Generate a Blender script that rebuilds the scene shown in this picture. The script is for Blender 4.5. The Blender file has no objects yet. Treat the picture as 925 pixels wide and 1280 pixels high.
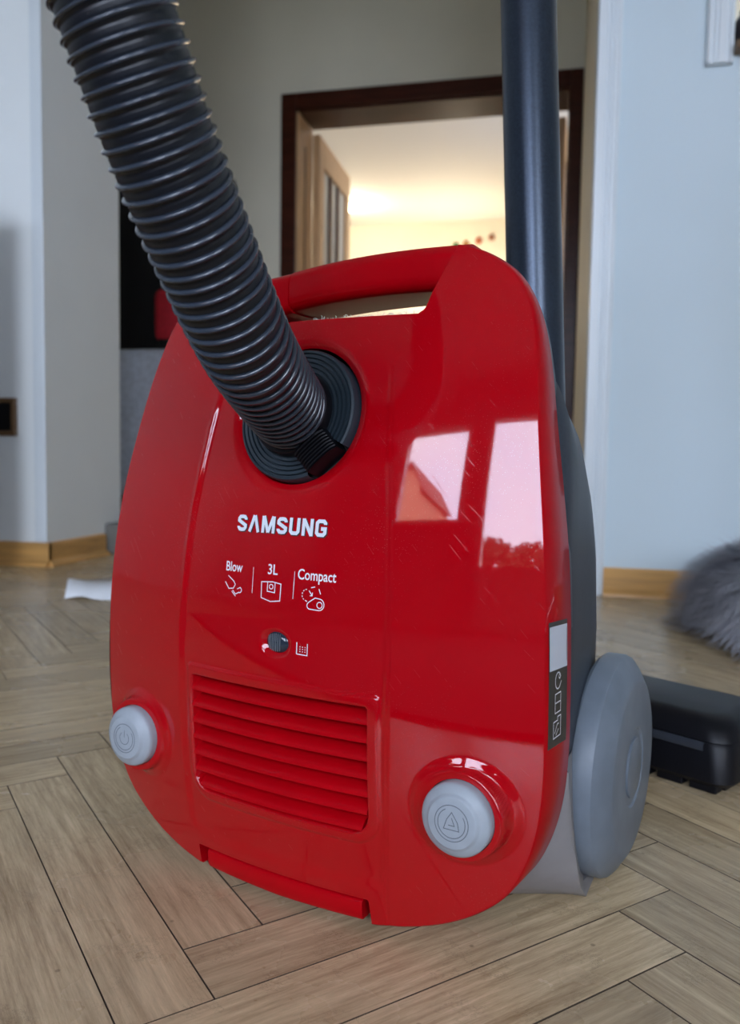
import bpy, bmesh, math, random
import numpy as np
from mathutils import Vector, Matrix
random.seed(7)
rng = np.random.default_rng(7)
D = bpy.data
SC = bpy.context.scene
COL = SC.collection
PI = math.pi

# ------------------------------------------------------------------ camera
CAM_H, PITCH, ROLL, YAW, FPX = .2858, 4.0, .875, 13.0, 1030.0
def cam_axes():
    y, p, r = map(math.radians, (YAW, PITCH, ROLL))
    fwd = Vector((-math.sin(y)*math.cos(p), math.cos(y)*math.cos(p), -math.sin(p)))
    right = Vector((math.cos(y), math.sin(y), 0))
    up = right.cross(fwd)
    return right*math.cos(r)+up*math.sin(r), -right*math.sin(r)+up*math.cos(r), fwd
CR, CU, CF = cam_axes()
cd = D.cameras.new('camera'); cam = D.objects.new('camera', cd); COL.objects.link(cam)
m = Matrix((CR, CU, -CF)).transposed().to_4x4(); m.translation = Vector((0, 0, CAM_H)); cam.matrix_world = m
cd.sensor_fit = 'VERTICAL'; cd.sensor_height = 36; cd.sensor_width = 36
cd.lens = FPX/1280*36; cd.clip_start = .01; cd.clip_end = 200
cd.dof.use_dof = True; cd.dof.focus_distance = .48; cd.dof.aperture_fstop = 9.0
SC.camera = cam
def project(p):
    v = Vector(p)-Vector((0, 0, CAM_H)); z = v.dot(CF)
    if z < .05: return None
    return 462.5+FPX*v.dot(CR)/z, 640-FPX*v.dot(CU)/z, z

# ------------------------------------------------------------------ world, lights, exposure
SC.view_settings.view_transform = 'Standard'; SC.view_settings.look = 'None'
SC.view_settings.gamma = 1; SC.view_settings.use_curve_mapping = False
SC.view_settings.exposure = .72
w = D.worlds.new('overcast_sky'); SC.world = w; w.use_nodes = True
nt = w.node_tree; bg = nt.nodes['Background']
tc = nt.nodes.new('ShaderNodeTexCoord'); nz = nt.nodes.new('ShaderNodeTexNoise'); nz.inputs['Scale'].default_value = 2.2; nz.inputs['Detail'].default_value = 4
cr = nt.nodes.new('ShaderNodeValToRGB'); cr.color_ramp.elements[0].position = .35; cr.color_ramp.elements[0].color = (.64, .73, 1, 1)
cr.color_ramp.elements[1].position = .7; cr.color_ramp.elements[1].color = (.82, .87, 1, 1)
nt.links.new(tc.outputs['Generated'], nz.inputs['Vector']); nt.links.new(nz.outputs['Fac'], cr.inputs['Fac']); nt.links.new(cr.outputs['Color'], bg.inputs['Color'])
bg.inputs['Strength'].default_value = 11.5
def area(name, loc, rot, sx, sy, portal=True, power=0, color=(1, 1, 1)):
    l = D.lights.new(name, 'AREA'); l.shape = 'RECTANGLE'; l.size = sx; l.size_y = sy; l.energy = power; l.color = color
    if portal: l.cycles.is_portal = True
    o = D.objects.new(name, l); COL.objects.link(o); o.location = loc; o.rotation_euler = rot
    return o
area('window_portal', (-1.42, -2.62, 1.52), (PI/2, 0, 0), 1.0, 1.2)
area('door_portal', (-.25, -2.62, 1.3), (PI/2, 0, 0), 1.0, 1.6)
area('far_fill_window_portal', (1.62, 5.45, 1.5), (PI/2, 0, PI/2), 1.1, 1.2)
area('fill_window_portal', (1.6, -2.62, 1.55), (PI/2, 0, 0), 1.4, 1.4)
area('kitchen_window_portal', (2.62, 2.9, 1.5), (PI/2, 0, PI/2), 1.1, 1.1)

# ------------------------------------------------------------------ materials
def mat(name, col, rough=.5, metal=0, coat=0, spec=.5, noise=None, bump=None, coat_rough=.05, sheen=0):
    """noise=(scale, amount, detail[, stretch]) varies the colour; bump=(scale, strength, distance)"""
    m = D.materials.new(name); m.use_nodes = True; n = m.node_tree.nodes; L = m.node_tree.links
    b = n['Principled BSDF']; b.inputs['Base Color'].default_value = (*col, 1); b.inputs['Roughness'].default_value = rough
    b.inputs['Metallic'].default_value = metal; b.inputs['Coat Weight'].default_value = coat; b.inputs['Coat Roughness'].default_value = coat_rough
    b.inputs['Specular IOR Level'].default_value = spec
    if sheen: b.inputs['Sheen Weight'].default_value = sheen
    if noise or bump: t = n.new('ShaderNodeTexCoord')
    if noise:
        src = t.outputs['Object']
        if len(noise) > 3:
            mp = n.new('ShaderNodeMapping'); mp.inputs['Scale'].default_value = noise[3]; L.new(src, mp.inputs['Vector']); src = mp.outputs['Vector']
        x = n.new('ShaderNodeTexNoise'); x.inputs['Scale'].default_value = noise[0]; x.inputs['Detail'].default_value = noise[2]
        L.new(src, x.inputs['Vector'])
        r = n.new('ShaderNodeMapRange'); r.inputs['From Min'].default_value = .3; r.inputs['From Max'].default_value = .7
        r.inputs['To Min'].default_value = 1-noise[1]; r.inputs['To Max'].default_value = 1+noise[1]
        L.new(x.outputs['Fac'], r.inputs['Value'])
        mx = n.new('ShaderNodeVectorMath'); mx.operation = 'SCALE'; mx.inputs[0].default_value = col
        L.new(r.outputs['Result'], mx.inputs['Scale']); L.new(mx.outputs['Vector'], b.inputs['Base Color'])
    if bump:
        x = n.new('ShaderNodeTexNoise'); x.inputs['Scale'].default_value = bump[0]; x.inputs['Detail'].default_value = 4
        L.new(t.outputs['Object'], x.inputs['Vector'])
        bp = n.new('ShaderNodeBump'); bp.inputs['Strength'].default_value = bump[1]; bp.inputs['Distance'].default_value = bump[2]
        L.new(x.outputs['Fac'], bp.inputs['Height']); L.new(bp.outputs['Normal'], b.inputs['Normal'])
    return m

def red_material():
    m = mat('glossy_red_plastic', (.40, .0003, .0045), .45, coat=1.0, coat_rough=.03, spec=.0)
    n = m.node_tree.nodes; L = m.node_tree.links; b = n['Principled BSDF']
    t = n.new('ShaderNodeTexCoord')
    # dust specks clinging to the plastic
    v = n.new('ShaderNodeTexVoronoi'); v.inputs['Scale'].default_value = 750; L.new(t.outputs['Object'], v.inputs['Vector'])
    cov = n.new('ShaderNodeTexNoise'); cov.inputs['Scale'].default_value = 9; cov.inputs['Detail'].default_value = 5; L.new(t.outputs['Object'], cov.inputs['Vector'])
    rr = n.new('ShaderNodeMapRange'); rr.inputs['From Min'].default_value = .35; rr.inputs['From Max'].default_value = .75; rr.inputs['To Min'].default_value = .02; rr.inputs['To Max'].default_value = .19
    L.new(cov.outputs['Fac'], rr.inputs['Value'])
    lt = n.new('ShaderNodeMath'); lt.operation = 'LESS_THAN'; L.new(v.outputs['Distance'], lt.inputs[0]); L.new(rr.outputs['Result'], lt.inputs[1])
    # fine dull film
    f = n.new('ShaderNodeTexNoise'); f.inputs['Scale'].default_value = 14; f.inputs['Detail'].default_value = 8; f.inputs['Roughness'].default_value = .7; L.new(t.outputs['Object'], f.inputs['Vector'])
    fr = n.new('ShaderNodeMapRange'); fr.inputs['From Min'].default_value = .45; fr.inputs['From Max'].default_value = .8; fr.inputs['To Min'].default_value = 0; fr.inputs['To Max'].default_value = .05
    L.new(f.outputs['Fac'], fr.inputs['Value'])
    m1 = n.new('ShaderNodeMixRGB'); m1.inputs['Color1'].default_value = (.40, .0003, .0045, 1); m1.inputs['Color2'].default_value = (.42, .05, .06, 1); L.new(fr.outputs['Result'], m1.inputs['Fac'])
    sc = n.new('ShaderNodeMath'); sc.operation = 'MULTIPLY'; sc.inputs[1].default_value = .45; L.new(lt.outputs[0], sc.inputs[0])
    b.inputs['Coat IOR'].default_value = 1.53
    m2 = n.new('ShaderNodeMixRGB'); m2.inputs['Color2'].default_value = (.55, .2, .2, 1); L.new(sc.outputs[0], m2.inputs['Fac']); L.new(m1.outputs['Color'], m2.inputs['Color1'])
    L.new(m2.outputs['Color'], b.inputs['Base Color'])
    # hairline scratches: thin iso-lines of stretched waves in two directions
    hs = None
    for k, (sc_, rot, ds) in enumerate(((58, .75, 2.2),)):
        mp = n.new('ShaderNodeMapping'); mp.inputs['Rotation'].default_value = (0, rot, 0); mp.inputs['Location'].default_value = (k*.31, 0, k*.17); L.new(t.outputs['Object'], mp.inputs['Vector'])
        wv = n.new('ShaderNodeTexWave'); wv.inputs['Scale'].default_value = sc_; wv.inputs['Distortion'].default_value = ds; wv.inputs['Detail'].default_value = 1.2; wv.inputs['Detail Scale'].default_value = .6
        L.new(mp.outputs['Vector'], wv.inputs['Vector'])
        g = n.new('ShaderNodeMath'); g.operation = 'GREATER_THAN'; g.inputs[1].default_value = .996; L.new(wv.outputs['Fac'], g.inputs[0])
        if hs is None: hs = g
        else:
            a = n.new('ShaderNodeMath'); a.operation = 'MAXIMUM'; L.new(hs.outputs[0], a.inputs[0]); L.new(g.outputs[0], a.inputs[1]); hs = a
    gate = n.new('ShaderNodeTexNoise'); gate.inputs['Scale'].default_value = 75; L.new(t.outputs['Object'], gate.inputs['Vector'])
    gg = n.new('ShaderNodeMapRange'); gg.inputs['From Min'].default_value = .58; gg.inputs['From Max'].default_value = .66; L.new(gate.outputs['Fac'], gg.inputs['Value'])
    hm = n.new('ShaderNodeMath'); hm.operation = 'MULTIPLY'; L.new(hs.outputs[0], hm.inputs[0]); L.new(gg.outputs['Result'], hm.inputs[1])
    cw = n.new('ShaderNodeMapRange'); cw.inputs['To Min'].default_value = .035; cw.inputs['To Max'].default_value = .30; L.new(hm.outputs[0], cw.inputs['Value'])
    L.new(cw.outputs['Result'], b.inputs['Coat Roughness'])
    bp = n.new('ShaderNodeBump'); bp.inputs['Strength'].default_value = .05; bp.inputs['Distance'].default_value = .0003; L.new(hm.outputs[0], bp.inputs['Height'])
    L.new(bp.outputs['Normal'], b.inputs['Coat Normal'])
    return m
RED = red_material()
RED2 = mat('red_plastic', (.40, .0003, .0045), .42, coat=.35, spec=.03, noise=(30, .06, 3))
DARK = mat('dark_slate_plastic', (.028, .036, .048), .42, noise=(300, .12, 2), bump=(900, .12, .0003))
BLACKP = mat('black_plastic', (.004, .004, .006), .42, spec=.25)
SEAM = mat('seam_black', (.004, .004, .005), .7)
GREYP = mat('pale_grey_plastic', (.33, .37, .41), .45, noise=(90, .06, 4))
TAUPE = mat('warm_grey_plastic', (.25, .24, .245), .5, noise=(60, .05, 3))
WHEELM = mat('grey_wheel_plastic', (.15, .18, .215), .42, noise=(40, .12, 5))
RIMG = mat('smoked_trim', (.05, .04, .05), .25)
HOSEM = mat('hose_valley_shaded', (.006, .008, .013), .42)  # shade of the valleys put into the colour; same plastic as the ribs
HOSER = mat('hose_rib_lit', (.035, .046, .065), .24, coat=.5, coat_rough=.15)  # lit copy of the hose plastic, light on the ridges painted in
FLANGE = mat('port_ring_slate', (.017, .028, .038), .45, bump=(1500, .15, .0002))
TUBE = mat('tube_metal_slate', (.03, .042, .062), .30, metal=.55, noise=(500, .15, 2))
WHITEINK = mat('white_print', (.78, .80, .84), .4)
INKSHADE = mat('dark_print_and_shade', (.01, .01, .012), .5)
LETTER = mat('silver_letter', (.72, .78, .84), .3)
STICKB = mat('sticker_black', (.012, .012, .010), .3)
STICKW = mat('sticker_white', (.62, .66, .74), .35)
GREYLINE = mat('relief_grey', (.13, .15, .17), .5)
LENS = mat('indicator_window', (.02, .03, .045), .12)
WALLR = mat('pale_blue_wall_paint', (.62, .73, .78), .65, noise=(3, .02, 5), bump=(120, .1, .001))
WALLW = mat('cool_white_wall_paint', (.86, .90, .90), .65, noise=(3, .03, 5), bump=(120, .1, .001))
WALLB = mat('window_wall_shade', (.34, .35, .36), .7)  # darkened grey puts the unlit window wall's shade into its colour
SLABM = mat('dark_slab_pile', (.05, .045, .05), .95, noise=(30, .3, 4))
WALLT = mat('greyish_wall_paint', (.86, .81, .65), .7, noise=(2.5, .04, 5), bump=(120, .1, .001))
CEILM = mat('ceiling_paint', (.82, .81, .78), .8)
CREAM = mat('cream_wall_paint', (.84, .77, .66), .75, noise=(2, .03, 4))
WHITEW = mat('white_lacquered_wood', (.74, .80, .83), .32, noise=(6, .03, 3))
DOORW = mat('dark_mahogany', (.055, .012, .005), .30, spec=.3, noise=(7, .35, 6, (1, 1, 8)))
LEAFW = mat('tan_oak_door', (.58, .35, .17), .4, noise=(8, .18, 6, (6, 6, .8)))
GLASSF = mat('frosted_pane', (.62, .60, .52), .25)
BASEW = mat('honey_baseboard', (.62, .34, .11), .35, noise=(9, .2, 5, (.6, 1, 8)))
SUBF = mat('floor_joint', (.075, .05, .03), .8)
PAPER = mat('white_paper', (.85, .87, .9), .7)
FURM = mat('grey_fur', (.20, .20, .23), .8, sheen=.3, noise=(25, .3, 4))
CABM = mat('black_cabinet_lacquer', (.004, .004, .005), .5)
ARMCH = mat('blue_grey_upholstery', (.55, .60, .68), .9, noise=(60, .15, 4))
REDC = mat('dark_red_fabric', (.45, .008, .02), .8, noise=(80, .15, 3))
BROWN = mat('brown_wood_box', (.16, .09, .04), .5, noise=(12, .25, 5))
ORANGE = mat('terracotta_render', (.62, .30, .17), .8, noise=(2, .08, 4))
ROOFM = mat('roof_tile', (.22, .08, .05), .7)
LEAFG = mat('tree_leaf', (.035, .05, .02), .8, noise=(3, .5, 5))
BARK = mat('tree_bark', (.06, .045, .03), .9)
GROUND = mat('yard_ground', (.10, .11, .08), .9, noise=(.5, .2, 4))

def glass_mat():
    m = D.materials.new('thin_window_glass'); m.use_nodes = True; n = m.node_tree.nodes; L = m.node_tree.links
    n.remove(n['Principled BSDF']); o = n['Material Output']
    tr = n.new('ShaderNodeBsdfTransparent'); tr.inputs['Color'].default_value = (.97, .98, .97, 1)
    gl = n.new('ShaderNodeBsdfGlossy'); gl.inputs['Roughness'].default_value = .02
    fr = n.new('ShaderNodeFresnel'); fr.inputs['IOR'].default_value = 1.45
    mx = n.new('ShaderNodeMixShader'); L.new(fr.outputs[0], mx.inputs[0]); L.new(tr.outputs[0], mx.inputs[1]); L.new(gl.outputs[0], mx.inputs[2])
    L.new(mx.outputs[0], o.inputs['Surface']); return m
GLASS = glass_mat()
def emit(name, col, s):
    m = D.materials.new(name); m.use_nodes = True; b = m.node_tree.nodes['Principled BSDF']
    b.inputs['Emission Color'].default_value = (*col, 1); b.inputs['Emission Strength'].default_value = s; return m

def parquet_mat(name, island):
    m = D.materials.new(name); m.use_nodes = True; n = m.node_tree.nodes; L = m.node_tree.links; b = n['Principled BSDF']
    uv = n.new('ShaderNodeUVMap')
    if island:
        g = n.new('ShaderNodeNewGeometry'); rnd = g.outputs['Random Per Island']
    else:
        g = n.new('ShaderNodeObjectInfo'); rnd = g.outputs['Random']
    off = n.new('ShaderNodeVectorMath'); off.operation = 'SCALE'; off.inputs[0].default_value = (37, 91, 13); L.new(rnd, off.inputs['Scale'])
    ad = n.new('ShaderNodeVectorMath'); ad.operation = 'ADD'; L.new(uv.outputs['UV'], ad.inputs[0]); L.new(off.outputs['Vector'], ad.inputs[1])
    def noise(scale, stretch, detail, rough=.6, src=ad.outputs['Vector']):
        mp = n.new('ShaderNodeMapping'); mp.inputs['Scale'].default_value = stretch; L.new(src, mp.inputs['Vector'])
        x = n.new('ShaderNodeTexNoise'); x.inputs['Scale'].default_value = scale; x.inputs['Detail'].default_value = detail; x.inputs['Roughness'].default_value = rough
        L.new(mp.outputs['Vector'], x.inputs['Vector']); return x
    grain = noise(95, (.10, 1.5, 1), 10, .8)
    ramp = n.new('ShaderNodeValToRGB'); e = ramp.color_ramp.elements
    e[0].position = .32; e[0].color = (.27, .180, .090, 1); e[1].position = .66; e[1].color = (.72, .56, .34, 1)
    L.new(grain.outputs['Fac'], ramp.inputs['Fac'])
    # tone of the plank
    tr = n.new('ShaderNodeMapRange'); tr.inputs['To Min'].default_value = .78; tr.inputs['To Max'].default_value = 1.16; L.new(rnd, tr.inputs['Value'])
    tone = n.new('ShaderNodeVectorMath'); tone.operation = 'SCALE'; L.new(ramp.outputs['Color'], tone.inputs[0]); L.new(tr.outputs['Result'], tone.inputs['Scale'])
    # worn grey patches shared by the whole floor
    tc = n.new('ShaderNodeTexCoord'); geo = n.new('ShaderNodeNewGeometry')
    wn = n.new('ShaderNodeTexNoise'); wn.inputs['Scale'].default_value = 7; wn.inputs['Detail'].default_value = 6; L.new(geo.outputs['Position'], wn.inputs['Vector'])
    wr = n.new('ShaderNodeMapRange'); wr.inputs['From Min'].default_value = .4; wr.inputs['From Max'].default_value = .75; wr.inputs['To Max'].default_value = .35; L.new(wn.outputs['Fac'], wr.inputs['Value'])
    mx = n.new('ShaderNodeMixRGB'); mx.inputs['Color2'].default_value = (.54, .43, .28, 1); L.new(wr.outputs['Result'], mx.inputs['Fac']); L.new(tone.outputs['Vector'], mx.inputs['Color1'])
    # thin dark dents and scratches
    mu = noise(34, (.7, 1, 1), 9, .8, geo.outputs['Position'])
    ab = n.new('ShaderNodeMath'); ab.operation = 'SUBTRACT'; ab.inputs[1].default_value = .5; L.new(mu.outputs['Fac'], ab.inputs[0])
    a2 = n.new('ShaderNodeMath'); a2.operation = 'ABSOLUTE'; L.new(ab.outputs[0], a2.inputs[0])
    l2 = n.new('ShaderNodeMapRange'); l2.inputs['From Min'].default_value = 0; l2.inputs['From Max'].default_value = .006; l2.inputs['To Min'].default_value = .75; l2.inputs['To Max'].default_value = 0; L.new(a2.outputs[0], l2.inputs['Value'])
    gate = n.new('ShaderNodeTexNoise'); gate.inputs['Scale'].default_value = 30; L.new(geo.outputs['Position'], gate.inputs['Vector'])
    gg = n.new('ShaderNodeMapRange'); gg.inputs['From Min'].default_value = .52; gg.inputs['From Max'].default_value = .60; L.new(gate.outputs['Fac'], gg.inputs['Value'])
    sm = n.new('ShaderNodeMath'); sm.operation = 'MULTIPLY'; L.new(l2.outputs['Result'], sm.inputs[0]); L.new(gg.outputs['Result'], sm.inputs[1])
    m3 = n.new('ShaderNodeMixRGB'); m3.inputs['Color2'].default_value = (.05, .032, .02, 1); L.new(sm.outputs[0], m3.inputs['Fac']); L.new(mx.outputs['Color'], m3.inputs['Color1'])
    # dark specks
    vo = n.new('ShaderNodeTexVoronoi'); vo.inputs['Scale'].default_value = 32; L.new(geo.outputs['Position'], vo.inputs['Vector'])
    vl = n.new('ShaderNodeMapRange'); vl.inputs['From Min'].default_value = .03; vl.inputs['From Max'].default_value = .06; vl.inputs['To Min'].default_value = .45; vl.inputs['To Max'].default_value = 0; L.new(vo.outputs['Distance'], vl.inputs['Value'])
    m4 = n.new('ShaderNodeMixRGB'); m4.inputs['Color2'].default_value = (.06, .035, .02, 1); L.new(vl.outputs['Result'], m4.inputs['Fac']); L.new(m3.outputs['Color'], m4.inputs['Color1'])
    L.new(m4.outputs['Color'], b.inputs['Base Color']); b.inputs['Specular IOR Level'].default_value = .38
    rg = n.new('ShaderNodeMapRange'); rg.inputs['To Min'].default_value = .20; rg.inputs['To Max'].default_value = .34; L.new(wn.outputs['Fac'], rg.inputs['Value']); L.new(rg.outputs['Result'], b.inputs['Roughness'])
    bp = n.new('ShaderNodeBump'); bp.inputs['Strength'].default_value = .22; bp.inputs['Distance'].default_value = .0006; L.new(grain.outputs['Fac'], bp.inputs['Height']); L.new(bp.outputs['Normal'], b.inputs['Normal'])
    return m
PARQ = parquet_mat('oak_parquet', False); PARQI = parquet_mat('oak_parquet_far', True)

# ------------------------------------------------------------------ helpers
def link(name, me, material, parent=None, smooth=False):
    o = D.objects.new(name, me); COL.objects.link(o)
    if material is not None:
        for mm in (material if isinstance(material, (list, tuple)) else [material]): me.materials.append(mm)
    if parent is not None: o.parent = parent
    if smooth:
        me.polygons.foreach_set('use_smooth', [True]*len(me.polygons)); me.update()
    return o
def tag(o, label=None, cat=None, group=None, kind=None):
    if label: o['label'] = label
    if cat: o['category'] = cat
    if group: o['group'] = group
    if kind: o['kind'] = kind
    return o
class MB:
    def __init__(s): s.v = []; s.f = []; s.mi = []
    def add(s, vs, fs, mi=0):
        k = len(s.v); s.v += [tuple(v) for v in vs]; s.f += [tuple(i+k for i in f) for f in fs]; s.mi += [mi]*len(fs); return s
    def box(s, x0, x1, y0, y1, z0, z1, mi=0):
        v = [(x, y, z) for x in (x0, x1) for y in (y0, y1) for z in (z0, z1)]
        return s.add(v, [(0, 1, 3, 2), (4, 6, 7, 5), (0, 4, 5, 1), (2, 3, 7, 6), (0, 2, 6, 4), (1, 5, 7, 3)], mi)
    def grid(s, rows, closed=False, cap=False, mi=0, flip=False):
        n = len(rows[0]); k = len(s.v); fs = []
        for r in range(len(rows)-1):
            for c in range(n if closed else n-1):
                a, b = r*n+c, r*n+(c+1) % n; q = (a, b, b+n, a+n); fs.append(q[::-1] if flip else q)
        if cap:
            fs.append(tuple(range(n))[::-1] if not flip else tuple(range(n))); e = (len(rows)-1)*n; t = tuple(range(e, e+n)); fs.append(t if not flip else t[::-1])
        return s.add([p for r in rows for p in r], fs, mi)
    def tube(s, pts, r, n=12, cap=True, mi=0):
        pts = [Vector(p) for p in pts]; rows = []; up = None
        for i, p in enumerate(pts):
            t = (pts[min(i+1, len(pts)-1)]-pts[max(i-1, 0)]).normalized()
            if up is None: up = Vector((0, 0, 1)) if abs(t.z) < .9 else Vector((1, 0, 0))
            a = (up-t*up.dot(t)).normalized(); b = t.cross(a); up = a
            rr = r[i] if isinstance(r, (list, tuple)) else r
            rows.append([p+(a*math.cos(q)+b*math.sin(q))*rr for q in [2*PI*k/n for k in range(n)]])
        return s.grid(rows, True, cap, mi)
    def lathe(s, prof, n, fn, mi=0, a0=0, a1=2*PI):
        full = abs(a1-a0-2*PI) < 1e-6
        m_ = n if full else n+1
        rows = [[fn(r*math.cos(a0+(a1-a0)*k/n), r*math.sin(a0+(a1-a0)*k/n), h) for k in range(m_)] for r, h in prof]
        return s.grid(rows, full, False, mi)
    def mesh(s, name):
        me = D.meshes.new(name); me.from_pydata([tuple(v) for v in s.v], [], s.f); me.update()
        return me
    def build(s, name, material, parent=None, smooth=False, bevel=0, seg=2, auto=None, fixn=True):
        me = s.mesh(name)
        if any(s.mi): me.polygons.foreach_set('material_index', s.mi)
        if fixn:
            bm = bmesh.new(); bm.from_mesh(me); bmesh.ops.recalc_face_normals(bm, faces=bm.faces); bm.to_mesh(me); bm.free()
        o = link(name, me, material, parent, smooth)
        if bevel:
            b = o.modifiers.new('bevel', 'BEVEL'); b.width = bevel; b.segments = seg; b.limit_method = 'ANGLE'; b.angle_limit = .6
        if auto is not None:
            me.set_sharp_from_angle(angle=math.radians(auto))
        return o
def boxo(name, x0, x1, y0, y1, z0, z1, material, parent=None, bevel=0):
    return MB().box(x0, x1, y0, y1, z0, z1).build(name, material, parent, bevel=bevel)
def empty(name, loc, rot=(0, 0, 0)):
    o = D.objects.new(name, None); COL.objects.link(o); o.location = loc; o.rotation_euler = rot; o.empty_display_size = .05; return o
def struct(o): o['kind'] = 'structure'; return o
def copy_tree(o, parent=None):
    c = o.copy(); COL.objects.link(c)
    if parent: c.parent = parent
    for ch in [q for q in D.objects if q.parent == o]: copy_tree(ch, c)
    return c

# ------------------------------------------------------------------ room shell
CEIL = 2.6
floor_o = struct(MB().box(-3.2, 2.6, -2.6, 8.4, -.06, -.012).build('floor', SUBF))
WP, LP = .05, .35                                   # parquet block: width, length
A0, B0 = -.4411, .1532
S2 = math.sqrt(.5)
def uv2xy(u, v): return ((u+v)*S2, (v-u)*S2)
def plank_geo(L, W, gap=.0004, t=.011, b=.0001):
    x0, x1, y0, y1 = -L/2+gap, L/2-gap, -W/2+gap, W/2-gap
    v = [(x0, y0, -t), (x1, y0, -t), (x1, y1, -t), (x0, y1, -t), (x0, y0, -b), (x1, y0, -b), (x1, y1, -b), (x0, y1, -b),
         (x0+b, y0+b, 0), (x1-b, y0+b, 0), (x1-b, y1-b, 0), (x0+b, y1-b, 0)]
    f = [(3, 2, 1, 0), (0, 1, 5, 4), (1, 2, 6, 5), (2, 3, 7, 6), (3, 0, 4, 7), (4, 5, 9, 8), (5, 6, 10, 9), (6, 7, 11, 10), (7, 4, 8, 11), (8, 9, 10, 11)]
    return v, f
pv, pf = plank_geo(LP, WP)
plank_me = D.meshes.new('plank'); plank_me.from_pydata(pv, [], pf); plank_me.materials.append(PARQ); plank_me.materials.append(SUBF)
for q_ in range(1, 9): plank_me.polygons[q_].material_index = 1
uvl = plank_me.uv_layers.new(name='UVMap')
for lp in plank_me.loops: uvl.data[lp.index].uv = plank_me.vertices[lp.vertex_index].co.xy
planks = []
for r in range(-90, 210):
    for k in range(-9, 10):
        e = A0-r*WP+2*LP*k                           # planks along u
        cu, cv = e-LP/2, B0+(r+.5)*WP
        x, y = uv2xy(cu, cv); planks.append((x, y, -PI/4))
        cu, cv = A0+(r+.5)*WP, B0-r*WP+LP/2+2*LP*k   # planks along v
        x, y = uv2xy(cu, cv); planks.append((x, y, PI/4))
planks = [p for p in set(planks) if -3.25 < p[0] < 2.65 and -2.65 < p[1] < 8.4]
def seen(p):
    if p[1] < .05: return 0
    best = 0
    for dx in (-.5, 0, .5):
        q = project((p[0]+dx*LP*math.cos(p[2]), p[1]+dx*LP*math.sin(p[2]), 0))
        if q and -40 < q[0] < 965 and 0 < q[1] < 1380: best = max(best, 1/q[2])
    return best
planks.sort(key=lambda p: -seen(p)); near = planks[:300]; far = planks[300:]
for i, (x, y, a) in enumerate(near):
    o = D.objects.new('plank', plank_me); COL.objects.link(o); o.parent = floor_o
    o.location = (x, y, random.uniform(-.00025, .0)); o.rotation_euler = (random.uniform(-.002, .002), 0, a)
V = np.array(pv); vs = []; fs = []; uvs = []
for i, (x, y, a) in enumerate(far):
    c, s = math.cos(a), math.sin(a); q = V.copy(); q[:, 0] = x+V[:, 0]*c-V[:, 1]*s; q[:, 1] = y+V[:, 0]*s+V[:, 1]*c
    vs.append(q); fs += [tuple(j+12*i for j in f) for f in pf]; uvs.append(V[:, :2])
me = D.meshes.new('distant_planks'); me.from_pydata(np.concatenate(vs).tolist(), [], fs)
ul = me.uv_layers.new(name='UVMap'); UV = np.concatenate(uvs); li = np.empty(len(me.loops), int); me.loops.foreach_get('vertex_index', li); ul.data.foreach_set('uv', UV[li].ravel())
me.polygons.foreach_set('material_index', ([0]+[1]*8+[0])*len(far))
tag(link('distant_planks', me, [PARQI, SUBF], floor_o), kind='stuff')

struct(boxo('ceiling', -3.2, 2.6, -2.6, 8.4, CEIL, CEIL+.1, CEILM))
def wall(name, boxes, material, bevel=0):
    b = MB()
    for q in boxes: b.box(*q)
    return struct(b.build(name, material, bevel=bevel))
# window wall behind the camera, with a window and a balcony door
wx0, wx1, wz0, wz1 = -1.86, -.97, .97, 2.08
dx0, dx1, dz1 = -.79, .24, 2.15
wall('wall_behind', [(-3.1, wx0, -2.75, -2.5, 0, CEIL), (wx1, dx0, -2.75, -2.5, 0, CEIL), (dx1, .9, -2.75, -2.5, 0, CEIL), (2.3, 2.6, -2.75, -2.5, 0, CEIL), (.9, 2.3, -2.75, -2.5, 0, .85), (.9, 2.3, -2.75, -2.5, 2.25, CEIL),
                     (wx0, wx1, -2.75, -2.5, 0, wz0), (wx0, wx1, -2.75, -2.5, wz1, CEIL), (dx0, dx1, -2.75, -2.5, dz1, CEIL)], WALLB)
def window(name, x0, x1, z0, z1, y, panes, low=None, along='x'):
    """frame, mullions and glass in the opening; along 'x' or 'y'"""
    f = MB(); t = .055
    def bx(m_, a0, a1, b0, b1, c0, c1):
        if along == 'x': m_.box(a0, a1, b0, b1, c0, c1)
        else: m_.box(b0, b1, a0, a1, c0, c1)
    bx(f, x0, x1, y-.035, y+.035, z0, z0+t); bx(f, x0, x1, y-.035, y+.035, z1-t, z1)
    bx(f, x0, x0+t, y-.035, y+.035, z0+t, z1-t); bx(f, x1-t, x1, y-.035, y+.035, z0+t, z1-t)
    fo = struct(f.build(name, WHITEW))
    if low: q = MB(); bx(q, x0+t, x1-t, y-.02, y+.02, z0+t, low); q.build('lower_panel', WHITEW, fo)
    zb = low if low else z0+t
    n = len(panes)-1
    for i in range(n):
        if i: q = MB(); bx(q, panes[i]-.03, panes[i]+.03, y-.033, y+.033, zb, z1-t); q.build('mullion', WHITEW, fo)
        q = MB(); bx(q, max(panes[i], x0+t), min(panes[i+1], x1-t), y-.003, y+.003, zb, z1-t); q.build('pane', GLASS, fo)
    return fo
window('window_1', wx0, wx1, wz0, wz1, -2.58, [wx0, wx1])
window('door_1', dx0, dx1, -0.012, dz1, -2.58, [dx0, dx1], low=.58)
window('fill_window', .9, 2.3, .85, 2.25, -2.58, [.9, 1.6, 2.3])  # unseen window added behind the camera to brighten the room
struct(boxo('trim_1', wx0-.04, wx1+.04, -2.5, -2.36, wz0-.04, wz0-.005, WHITEW, bevel=.004))
wall('wall_left', [(-3.2, -3.1, -2.75, 8.4, 0, CEIL)], WALLW)
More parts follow.
